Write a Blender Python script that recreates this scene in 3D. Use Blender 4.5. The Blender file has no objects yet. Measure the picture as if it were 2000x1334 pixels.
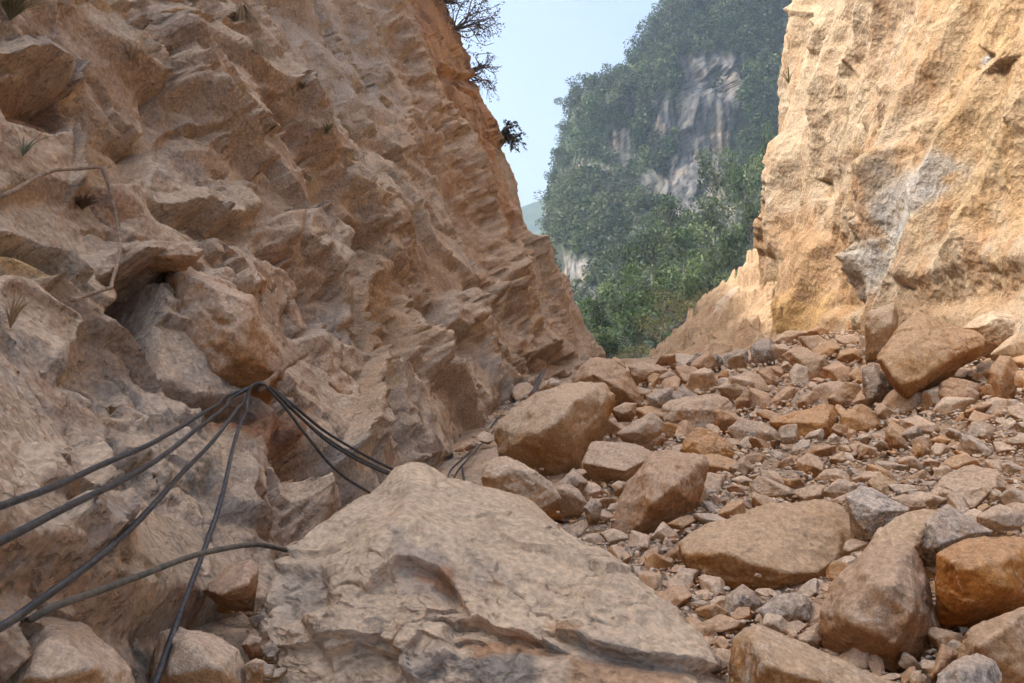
import bpy, bmesh, math, random
import numpy as np
from mathutils import Vector, Matrix

random.seed(7)
rng = np.random.default_rng(7)
scene = bpy.context.scene
C = scene.collection

# ------------------------------------------------------------------ camera, sky, sun, exposure
FPX, CAMZ = 1500.0, 1.6
cam_d = bpy.data.cameras.new('camera'); cam_d.sensor_width = 36; cam_d.lens = 27
cam_d.clip_start = 0.05; cam_d.clip_end = 6000
cam = bpy.data.objects.new('camera', cam_d); C.objects.link(cam)
cam.location = (0, 0, CAMZ); cam.rotation_euler = (math.radians(90), 0, 0)
scene.camera = cam

SUN_EL, SUN_AZ = math.radians(50), math.radians(-92)      # azimuth from +Y towards +X: the sun stands to the left, behind the left cliff
to_sun = Vector((math.cos(SUN_EL)*math.sin(SUN_AZ), math.cos(SUN_EL)*math.cos(SUN_AZ), math.sin(SUN_EL)))
world = bpy.data.worlds.new('World'); scene.world = world; world.use_nodes = True
wn = world.node_tree.nodes; wl = world.node_tree.links; wn.clear()
sky = wn.new('ShaderNodeTexSky'); sky.sky_type = 'NISHITA'; sky.sun_disc = False
sky.sun_elevation = SUN_EL; sky.sun_rotation = SUN_AZ
sky.dust_density = 7.0; sky.air_density = 1.0; sky.ozone_density = 1.0
bg = wn.new('ShaderNodeBackground'); bg.inputs['Strength'].default_value = 0.15
wo = wn.new('ShaderNodeOutputWorld')
bw = wn.new('ShaderNodeRGBToBW'); wl.new(sky.outputs[0], bw.inputs[0])          # a thin white veil over the whole sky
veil = wn.new('ShaderNodeMix'); veil.data_type = 'RGBA'; veil.inputs[0].default_value = 0.0
wl.new(sky.outputs[0], veil.inputs[6]); wl.new(bw.outputs[0], veil.inputs[7]); wl.new(veil.outputs[2], bg.inputs[0]); wl.new(bg.outputs[0], wo.inputs[0])
sun_d = bpy.data.lights.new('sun', 'SUN'); sun_d.energy = 2.0; sun_d.angle = math.radians(2.5)
sun_d.color = (1.0, 0.95, 0.87)
sun = bpy.data.objects.new('sun', sun_d); C.objects.link(sun)
sun.rotation_euler = to_sun.to_track_quat('Z', 'Y').to_euler()
vs = scene.view_settings
vs.view_transform = 'Standard'; vs.look = 'None'; vs.gamma = 1; vs.exposure = 1.36; vs.use_curve_mapping = False
cy = scene.cycles
cy.max_bounces = 5; cy.diffuse_bounces = 4; cy.glossy_bounces = 2; cy.volume_bounces = 1
cy.transparent_max_bounces = 8; cy.caustics_reflective = False; cy.caustics_refractive = False
cy.sample_clamp_indirect = 2.5; cy.adaptive_threshold = 0.05; cy.adaptive_min_samples = 24; cy.use_denoising = True

# ------------------------------------------------------------------ helpers: projection, noise, meshes
def P(px, py, d):
    return np.array([(px-1000.0)/FPX*d, d, CAMZ+(667.0-py)/FPX*d])
def proj(p):
    y = np.maximum(p[..., 1], 0.05)
    return 1000+FPX*p[..., 0]/y, 667-FPX*(p[..., 2]-CAMZ)/y
def sstep(a, b, x):
    t = np.clip((x-a)/(b-a), 0, 1); return t*t*(3-2*t)
def lerp(a, b, t): return a+(b-a)*t

def hsh(ix, iy, iz, s):
    with np.errstate(over='ignore'):
        n = ix.astype(np.uint32)*np.uint32(374761393)+iy.astype(np.uint32)*np.uint32(668265263)+iz.astype(np.uint32)*np.uint32(2246822519)+np.uint32((s*3266489917) & 0xffffffff)
        n = (n ^ (n >> np.uint32(13)))*np.uint32(1274126177)
        n = (n ^ (n >> np.uint32(16)))*np.uint32(2654435761)
        return n ^ (n >> np.uint32(15))
GR = np.array([(1,1,0),(-1,1,0),(1,-1,0),(-1,-1,0),(1,0,1),(-1,0,1),(1,0,-1),(-1,0,-1),(0,1,1),(0,-1,1),(0,1,-1),(0,-1,-1),(1,1,0),(-1,1,0),(0,-1,1),(0,-1,-1)], dtype=np.float32)
def perlin(p, seed=0):
    p = np.asarray(p, np.float32)
    f = np.floor(p); i = f.astype(np.int64); r = (p-f).astype(np.float32)
    u = r*r*r*(r*(r*6-15)+10)
    out = None
    acc = []
    for dx in (0, 1):
        for dy in (0, 1):
            for dz in (0, 1):
                g = GR[hsh(i[:, 0]+dx, i[:, 1]+dy, i[:, 2]+dz, seed) & np.uint32(15)]
                acc.append(g[:, 0]*(r[:, 0]-dx)+g[:, 1]*(r[:, 1]-dy)+g[:, 2]*(r[:, 2]-dz))
    a = [lerp(acc[k], acc[k+1], u[:, 2]) for k in (0, 2, 4, 6)]
    return lerp(lerp(a[0], a[1], u[:, 1]), lerp(a[2], a[3], u[:, 1]), u[:, 0])
def fbm(p, octaves=4, seed=0, gain=0.5, ridged=False):
    p = np.asarray(p, np.float32); s = np.zeros(len(p), np.float32); a = 1.0; t = 0
    for o in range(octaves):
        n = perlin(p+17.3*o, seed+o*31)
        s += a*((1-2*np.abs(n)) if ridged else n); t += a
        a *= gain; p = p*2.03
    return s/t
def facets(p, seed=0, tilt=0.9, jit=0.95):
    """planar tilted cells: broken rock faces; returns height and the distance to the cell border"""
    p = np.asarray(p, np.float32); f = np.floor(p); i = f.astype(np.int64); r = (p-f).astype(np.float32)
    n = len(p); b1 = np.full(n, 9e9, np.float32); b2 = np.full(n, 9e9, np.float32)
    hid = np.zeros(n, np.uint32); dl = np.zeros((n, 3), np.float32)
    k = np.float32(jit/1024.0)
    for dx in (-1, 0, 1):
        for dy in (-1, 0, 1):
            for dz in (-1, 0, 1):
                h = hsh(i[:, 0]+dx, i[:, 1]+dy, i[:, 2]+dz, seed)
                ax = r[:, 0]-(dx+(h & np.uint32(1023))*k); ay = r[:, 1]-(dy+((h >> np.uint32(10)) & np.uint32(1023))*k)
                az = r[:, 2]-(dz+((h >> np.uint32(20)) & np.uint32(1023))*k)
                d = ax*ax+ay*ay+az*az
                c = d < b1
                b2 = np.where(c, b1, np.minimum(b2, d)); b1 = np.where(c, d, b1); hid = np.where(c, h, hid)
                dl[:, 0] = np.where(c, ax, dl[:, 0]); dl[:, 1] = np.where(c, ay, dl[:, 1]); dl[:, 2] = np.where(c, az, dl[:, 2])
    z = np.zeros_like(hid)
    g = np.stack([hsh(hid, z, z, s).astype(np.float32)/4294967296.0-0.5 for s in (5, 6, 7)], 1)*2*tilt
    hh = hsh(hid, z, z, 9).astype(np.float32)/4294967296.0-0.5
    return hh+(g*dl).sum(1), np.sqrt(b2)-np.sqrt(b1)

def plates(p, seed=0, tilt=0.6, k=1.0):
    """continuous broken planes meeting in sharp arrises (max of tilted planes round jittered cells)"""
    p = np.asarray(p, np.float32); f = np.floor(p); i = f.astype(np.int64); r = (p-f).astype(np.float32); best = np.full(len(p), -9e9, np.float32); c = np.float32(1/1024.0); t = np.float32(2*tilt/1024.0)
    for dx in (-1, 0, 1):
        for dy in (-1, 0, 1):
            for dz in (-1, 0, 1):
                h = hsh(i[:, 0]+dx, i[:, 1]+dy, i[:, 2]+dz, seed); g = hsh(i[:, 0]+dx, i[:, 1]+dy, i[:, 2]+dz, seed+77)
                ax = r[:, 0]-(dx+(h & np.uint32(1023))*c); ay = r[:, 1]-(dy+((h >> np.uint32(10)) & np.uint32(1023))*c); az = r[:, 2]-(dz+((h >> np.uint32(20)) & np.uint32(1023))*c)
                v = ax*((g & np.uint32(1023))*t-tilt)+ay*(((g >> np.uint32(10)) & np.uint32(1023))*t-tilt)+az*(((g >> np.uint32(20)) & np.uint32(1023))*t-tilt)-k*(ax*ax+ay*ay+az*az)+(h >> np.uint32(25))*np.float32(.5/128)
                np.maximum(best, v, out=best)
    return best

def mesh_np(name, verts, faces, smooth=True, cols=None):
    verts = np.asarray(verts, np.float32); faces = np.asarray(faces, np.int32)
    me = bpy.data.meshes.new(name)
    me.vertices.add(len(verts)); me.vertices.foreach_set('co', verts.ravel())
    k = faces.shape[1]
    me.loops.add(faces.size); me.loops.foreach_set('vertex_index', faces.ravel())
    me.polygons.add(len(faces)); me.polygons.foreach_set('loop_start', np.arange(0, faces.size, k, dtype=np.int32))
    me.update(calc_edges=True)
    me.polygons.foreach_set('use_smooth', np.full(len(faces), smooth, dtype=bool))
    if cols is not None:
        at = me.attributes.new('Col', 'FLOAT_COLOR', 'POINT')
        rgba = np.ones((len(verts), 4), np.float32); rgba[:, :3] = cols
        at.data.foreach_set('color', rgba.ravel())
    return me
def link(name, me, mat=None, parent=None):
    o = bpy.data.objects.new(name, me); C.objects.link(o)
    if mat is not None and me is not None and not me.materials: me.materials.append(mat)
    if parent is not None: o.parent = parent
    return o
def tag(o, label=None, cat=None, group=None, kind=None):
    if label: o['label'] = label
    if cat: o['category'] = cat
    if group: o['group'] = group
    if kind: o['kind'] = kind
    return o
def grid_faces(nu, nv):
    a = np.arange(nu*nv).reshape(nu, nv)
    return np.stack([a[:-1, :-1], a[1:, :-1], a[1:, 1:], a[:-1, 1:]], -1).reshape(-1, 4)
def grid_normals(G):
    du = np.gradient(G, axis=0); dv = np.gradient(G, axis=1)
    n = np.cross(du, dv); n /= np.maximum(np.linalg.norm(n, axis=-1, keepdims=True), 1e-9)
    return n
def poly_sd(px, py, poly):
    """signed distance in px to a polygon, positive inside"""
    poly = np.asarray(poly, float); d = np.full(px.shape, 1e9); inside = np.zeros(px.shape, bool)
    for (x1, y1), (x2, y2) in zip(poly, np.roll(poly, -1, 0)):
        ex, ey = x2-x1, y2-y1
        t = np.clip(((px-x1)*ex+(py-y1)*ey)/(ex*ex+ey*ey+1e-9), 0, 1)
        d = np.minimum(d, np.hypot(px-x1-t*ex, py-y1-t*ey))
        c = ((y1 > py) != (y2 > py)) & (px < (x2-x1)*(py-y1)/(y2-y1+1e-12)+x1)
        inside ^= c
    return np.where(inside, d, -d)
def line_sd(px, py, line):
    """distance in px to a polyline and the side of it (positive on the right of its direction, y pointing down)"""
    line = np.asarray(line, float); d = np.full(px.shape, 1e9); side = np.zeros(px.shape)
    for (x1, y1), (x2, y2) in zip(line[:-1], line[1:]):
        ex, ey = x2-x1, y2-y1
        t = np.clip(((px-x1)*ex+(py-y1)*ey)/(ex*ex+ey*ey+1e-9), 0, 1)
        dd = np.hypot(px-x1-t*ex, py-y1-t*ey); c = dd < d
        s = ex*(py-y1)-ey*(px-x1)
        side = np.where(c, s, side); d = np.where(c, dd, d)
    return d, side
class Sculpt:
    """adds hand placed forms to a displacement field over a sheet; positions are those of the undisplaced sheet"""
    def __init__(s, px, py, wob):
        s.px0, s.py0 = px, py; s.wx, s.wy = wob
        s.D = np.zeros(px.shape, np.float32)
    def box(s, pts, m):
        p = np.asarray(pts, float); a = p.min(0)-m; b = p.max(0)+m
        return np.nonzero((s.px0 > a[0]) & (s.px0 < b[0]) & (s.py0 > a[1]) & (s.py0 < b[1]))[0]
    def poly(s, pts, h, edge=12, grad=(0, 0), wob=10):
        k = s.box(pts, edge*2+wob*2)
        if not len(k): return
        x = s.px0[k]+wob*s.wx[k]; y = s.py0[k]+wob*s.wy[k]
        m = sstep(-edge, edge, poly_sd(x, y, pts)); c = np.mean(np.asarray(pts, float), 0)
        s.D[k] += m*(h+grad[0]*(x-c[0])/100+grad[1]*(y-c[1])/100)
    def ridge(s, pts, h, wl, wr, wob=10, taper=True):
        k = s.box(pts, max(wl, wr)+wob*2)
        if not len(k): return
        x = s.px0[k]+wob*s.wx[k]; y = s.py0[k]+wob*s.wy[k]
        d, side = line_sd(x, y, pts)
        w = np.where(side > 0, wr, wl); s.D[k] += h*np.clip(1-d/w, 0, 1)**1.2
    def lip(s, pts, h, w, up=.35, wob=8, edge=2.5):
        """a ledge: proud above the line, undercut just below it and running out downwards"""
        k = s.box(pts, w+wob*2)
        if not len(k): return
        x = s.px0[k]+wob*s.wx[k]; y = s.py0[k]+wob*s.wy[k]; d, side = line_sd(x, y, pts); sg = np.where(side > 0, d, -d)
        lo = np.clip(1-d/w, 0, 1); hi = np.clip(1-d/(w*.6), 0, 1); s.D[k] += lerp(up*h*hi, -h*lo, sstep(-edge, edge, sg))
    def mask(s, pts, edge, wob=15):
        out = np.zeros(s.px0.shape, np.float32); k = s.box(pts, edge*2+wob*2)
        if len(k):
            x = s.px0[k]+wob*s.wx[k]; y = s.py0[k]+wob*s.wy[k]
            out[k] = sstep(-edge, edge, poly_sd(x, y, pts))
        return out
def cspline(xs, ys, x):
    """Catmull-Rom through (xs, ys) rows, evaluated at x"""
    xs = np.asarray(xs, float); ys = np.asarray(ys, float)
    i = np.clip(np.searchsorted(xs, x)-1, 0, len(xs)-2); t = (x-xs[i])/(xs[i+1]-xs[i]); t = np.clip(t, 0, 1)
    m = np.gradient(ys, xs, axis=0); hh = xs[i+1]-xs[i]
    if ys.ndim > 1: t = t[:, None]; hh = hh[:, None]
    return (2*t**3-3*t**2+1)*ys[i]+(t**3-2*t**2+t)*hh*m[i]+(-2*t**3+3*t**2)*ys[i+1]+(t**3-t**2)*hh*m[i+1]
def smooth_path(pts, n=12):
    pts = np.asarray(pts, float)
    s = np.concatenate([[0], np.cumsum(np.linalg.norm(np.diff(pts, axis=0), axis=1))])
    return cspline(s, pts, np.linspace(0, s[-1], n*(len(pts)-1)+1))
def tube(path, rad, sides=10, cap=True):
    path = np.asarray(path, float); n = len(path)
    rad = np.broadcast_to(np.asarray(rad, float), (n,))
    t = np.gradient(path, axis=0); t /= np.linalg.norm(t, axis=1, keepdims=True)+1e-9
    u = np.cross(t[0], [0.3, 0.2, 1.0]); u /= np.linalg.norm(u); vs_ = []
    ang = np.linspace(0, 2*math.pi, sides, endpoint=False)
    for k in range(n):
        u = u-t[k]*np.dot(u, t[k]); u /= np.linalg.norm(u)+1e-9; w = np.cross(t[k], u)
        vs_.append(path[k]+rad[k]*(np.cos(ang)[:, None]*u+np.sin(ang)[:, None]*w))
    v = np.concatenate(vs_); f = []
    for k in range(n-1):
        a = k*sides+np.arange(sides); b = k*sides+(np.arange(sides)+1) % sides
        f.append(np.stack([a, b, b+sides, a+sides], 1))
    f = np.concatenate(f)
    if cap:
        v = np.concatenate([v, path[:1], path[-1:]]); i0 = n*sides
        a = np.arange(sides); b = (a+1) % sides
        f = np.concatenate([f, np.stack([b, a, np.full(sides, i0), np.full(sides, i0)], 1)[:, :4]*1, np.stack([a+(n-1)*sides, b+(n-1)*sides, np.full(sides, i0+1), np.full(sides, i0+1)], 1)])
    return v, f
def quads_to_tris(f):
    f = np.asarray(f); t = np.concatenate([f[:, [0, 1, 2]], f[:, [0, 2, 3]]])
    return t[(t[:, 0] != t[:, 1]) & (t[:, 1] != t[:, 2]) & (t[:, 0] != t[:, 2])]
def join(parts):
    vs_, fs, n = [], [], 0
    for v, f in parts: vs_.append(v); fs.append(np.asarray(f)+n); n += len(v)
    return np.concatenate(vs_), np.concatenate(fs)

# ------------------------------------------------------------------ materials
class NT:
    def __init__(s, name, rough=0.95, spec=0.12):
        s.m = bpy.data.materials.new(name); s.m.use_nodes = True; s.n = s.m.node_tree.nodes; s.l = s.m.node_tree.links
        s.b = s.n['Principled BSDF']; s.b.inputs['Roughness'].default_value = rough
        s.b.inputs['Specular IOR Level'].default_value = spec
    def new(s, t, **kw):
        n = s.n.new(t)
        for k, v in kw.items():
            if k in n.inputs: s.set(n.inputs[k], v)
            else: setattr(n, k, v)
        return n
    def set(s, inp, v):
        if isinstance(v, bpy.types.NodeSocket): s.l.new(v, inp)
        else: inp.default_value = v
    def noise(s, vec, scale, detail=6, rough=0.6, dist=0.0):
        n = s.new('ShaderNodeTexNoise'); s.set(n.inputs['Vector'], vec); n.inputs['Scale'].default_value = scale
        n.inputs['Detail'].default_value = detail; n.inputs['Roughness'].default_value = rough; n.inputs['Distortion'].default_value = dist
        return n.outputs['Fac']
    def chips(s, vec, scale):
        n = s.new('ShaderNodeTexVoronoi', feature='F1'); s.set(n.inputs['Vector'], vec); n.inputs['Scale'].default_value = scale; return n.outputs['Distance']
    def ramp(s, fac, a, b, smooth=True):
        n = s.new('ShaderNodeMapRange'); n.interpolation_type = 'SMOOTHSTEP' if smooth else 'LINEAR'
        s.set(n.inputs[0], fac); n.inputs[1].default_value = a; n.inputs[2].default_value = b
        return n.outputs[0]
    def rng(s, fac, a, b, c, d):
        n = s.new('ShaderNodeMapRange'); s.set(n.inputs[0], fac)
        for k, v in enumerate((a, b, c, d)): n.inputs[k+1].default_value = v
        return n.outputs[0]
    def math(s, op, a, b=0.0):
        n = s.new('ShaderNodeMath'); n.operation = op; s.set(n.inputs[0], a); s.set(n.inputs[1], b); return n.outputs[0]
    def mix(s, fac, a, b, mode='MIX'):
        n = s.new('ShaderNodeMix'); n.data_type = 'RGBA'; n.blend_type = mode
        s.set(n.inputs[0], fac); s.set(n.inputs[6], (*a, 1) if isinstance(a, tuple) else a); s.set(n.inputs[7], (*b, 1) if isinstance(b, tuple) else b)
        return n.outputs[2]
    def scaled(s, vec, sc, rot=(0, 0, 0)):
        n = s.new('ShaderNodeMapping'); s.set(n.inputs[0], vec); n.inputs['Scale'].default_value = sc; n.inputs['Rotation'].default_value = rot
        return n.outputs[0]
    def bump(s, h, dist, strength=1.0, normal=None):
        n = s.new('ShaderNodeBump'); s.set(n.inputs['Height'], h); n.inputs['Distance'].default_value = dist; n.inputs['Strength'].default_value = strength
        if normal is not None: s.set(n.inputs['Normal'], normal)
        return n.outputs[0]
    def done(s, col, normal=None):
        s.set(s.b.inputs['Base Color'], col)
        if normal is not None: s.set(s.b.inputs['Normal'], normal)
        return s.m

def cliff_material(name, rot, stretch, fine=1.0):
    t = NT(name); tc = t.new('ShaderNodeTexCoord').outputs['Object']
    col = t.new('ShaderNodeAttribute', attribute_name='Col').outputs['Color']
    st = t.scaled(tc, stretch, rot)
    a = t.noise(tc, 5.0, 5, 0.65, 0.0); b = t.noise(tc, 36.0, 2, 0.6); c = t.noise(st, 0.9, 3, 0.6, 0.0)
    v = t.rng(t.math('ADD', t.math('MULTIPLY', a, 0.4), t.math('MULTIPLY', b, 0.6)), 0.36, 0.64, 0.70, 1.26)
    g = t.new('ShaderNodeCombineColor')
    for k in range(3): t.set(g.inputs[k], v)
    col = t.mix(1.0, col, g.outputs[0], 'MULTIPLY')
    col = t.mix(t.math('MULTIPLY', t.ramp(c, 0.52, 0.75), 0.22), col, (0.34, 0.205, 0.115))
    wv = t.new('ShaderNodeVectorMath', operation='ADD'); t.set(wv.inputs[0], st); t.set(wv.inputs[1], t.math('MULTIPLY', a, 0.35))
    v1 = t.chips(wv.outputs[0], 9.0)
    h = t.math('ADD', t.math('MULTIPLY', a, 0.55), t.math('MULTIPLY', v1, 0.8))
    n1 = t.bump(h, 0.075*fine, 0.8); n2 = t.bump(b, 0.010*fine, 0.8, n1)
    return t.done(col, n2)

def boulder_material():
    """colour comes from the object's own tint; alpha says how much bare grey limestone shows"""
    t = NT('limestone'); oi = t.new('ShaderNodeObjectInfo'); tc = t.new('ShaderNodeNewGeometry').outputs['Position']
    off = t.new('ShaderNodeVectorMath', operation='SCALE'); t.set(off.inputs[0], (7.3, 3.1, 5.7)); t.set(off.inputs['Scale'], t.math('MULTIPLY', oi.outputs['Random'], 9.0))
    ad = t.new('ShaderNodeVectorMath', operation='ADD'); t.set(ad.inputs[0], tc); t.set(ad.inputs[1], off.outputs[0]); p = ad.outputs[0]
    big = t.noise(p, 1.7, 3, 0.6, 0.0); mid = t.noise(p, 7.0, 5, 0.66, 0.3); fin = t.noise(p, 42.0, 3, 0.66); vf = t.noise(p, 130.0, 2, 0.6)
    base = oi.outputs['Color']
    col = t.mix(t.ramp(big, 0.4, 0.68), base, t.mix(1.0, base, (0.80, 0.66, 0.50), 'MULTIPLY'))
    lim = t.mix(t.ramp(fin, 0.3, 0.7), (0.22, 0.195, 0.17), (0.42, 0.375, 0.325))
    gm = t.math('ADD', t.math('ADD', t.math('MULTIPLY', mid, 0.75), t.math('MULTIPLY', fin, 0.35)), t.math('SUBTRACT', oi.outputs['Alpha'], 1.0))
    col = t.mix(t.ramp(gm, 0.02, 0.16), col, lim)
    # rust staining and pale veins
    rs = t.noise(p, 3.1, 3, 0.6, 0.5); col = t.mix(t.math('MULTIPLY', t.ramp(rs, 0.57, 0.72), 0.55), col, (0.38, 0.18, 0.06))
    vn = t.noise(t.scaled(p, (1, 1, 3.0), (0.6, 0.4, 0.2)), 1.6, 3, 0.5, 1.5)
    vein = t.math('SUBTRACT', 1.0, t.ramp(t.math('ABSOLUTE', t.math('SUBTRACT', vn, 0.5)), 0.0, 0.016))
    col = t.mix(t.math('MULTIPLY', t.math('MULTIPLY', vein, t.ramp(fin, 0.45, 0.6)), 0.5), col, (0.55, 0.52, 0.47))
    # settled dust on what faces up
    nz = t.new('ShaderNodeSeparateXYZ'); t.set(nz.inputs[0], t.new('ShaderNodeNewGeometry').outputs['Normal'])
    du = t.math('ADD', nz.outputs['Z'], t.math('MULTIPLY', t.math('SUBTRACT', mid, 0.5), 1.6))
    col = t.mix(t.math('SUBTRACT', 1.0, t.ramp(du, -0.25, 0.45)), col, t.mix(1.0, col, (0.84, 0.65, 0.47), 'MULTIPLY'))
    col = t.mix(t.math('MULTIPLY', t.ramp(du, 0.2, 0.85), 0.78), col, t.mix(0.5, base, (0.56, 0.41, 0.285)))
    v = t.rng(t.math('ADD', t.math('MULTIPLY', fin, 0.6), t.math('MULTIPLY', vf, 0.4)), 0.35, 0.65, 0.66, 1.30)
    g = t.new('ShaderNodeCombineColor')
    for k in range(3): t.set(g.inputs[k], v)
    col = t.mix(1.0, col, g.outputs[0], 'MULTIPLY')
    n1 = t.bump(t.math('ADD', t.math('MULTIPLY', mid, 0.6), t.math('MULTIPLY', t.chips(p, 9.0), 0.6)), 0.055, 0.8); n2 = t.bump(fin, 0.008, 0.8, n1)
    return t.done(col, n2)

def attr_material(name, rough=0.8, noise_amt=0.25, scale=6.0, spec=0.2, sub=0.0):
    t = NT(name, rough, spec); col = t.new('ShaderNodeAttribute', attribute_name='Col').outputs['Color']
    tc = t.new('ShaderNodeTexCoord').outputs['Object']; v = t.rng(t.noise(tc, scale, 5, 0.6), 0.3, 0.7, 1-noise_amt, 1+noise_amt)
    g = t.new('ShaderNodeCombineColor')
    for k in range(3): t.set(g.inputs[k], v)
    col = t.mix(1.0, col, g.outputs[0], 'MULTIPLY')
    t.done(col)
    if sub > 0:
        tr = t.new('ShaderNodeBsdfTranslucent'); t.set(tr.inputs['Color'], col); mx = t.new('ShaderNodeMixShader', ); mx.inputs[0].default_value = sub
        t.l.new(t.b.outputs[0], mx.inputs[1]); t.l.new(tr.outputs[0], mx.inputs[2]); t.l.new(mx.outputs[0], t.n['Material Output'].inputs[0])
    return t.m
def plain_material(name, c1, c2, scale=20.0, rough=0.8, spec=0.2, bump=0.0, stretch=(1, 1, 1)):
    t = NT(name, rough, spec); tc = t.new('ShaderNodeTexCoord').outputs['Object']; n = t.noise(t.scaled(tc, stretch), scale, 6, 0.65)
    return t.done(t.mix(t.ramp(n, 0.35, 0.65), c1, c2), t.bump(n, bump) if bump else None)
M_rock = boulder_material()
# ------------------------------------------------------------------ the boulders of the rubble: outline in the photograph, distance, tint
TAN = (0.45, 0.348, 0.255); DUST = (0.505, 0.39, 0.28); ORA = (0.43, 0.235, 0.095); GREY = (0.37, 0.30, 0.235); PALE = (0.50, 0.455, 0.40)
DARK = (0.17, 0.15, 0.135); BRN = (0.37, 0.235, 0.14); OCH = (0.44, 0.31, 0.185); CREAM = (0.47, 0.37, 0.26); RUST = (0.40, 0.19, 0.055)
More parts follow.
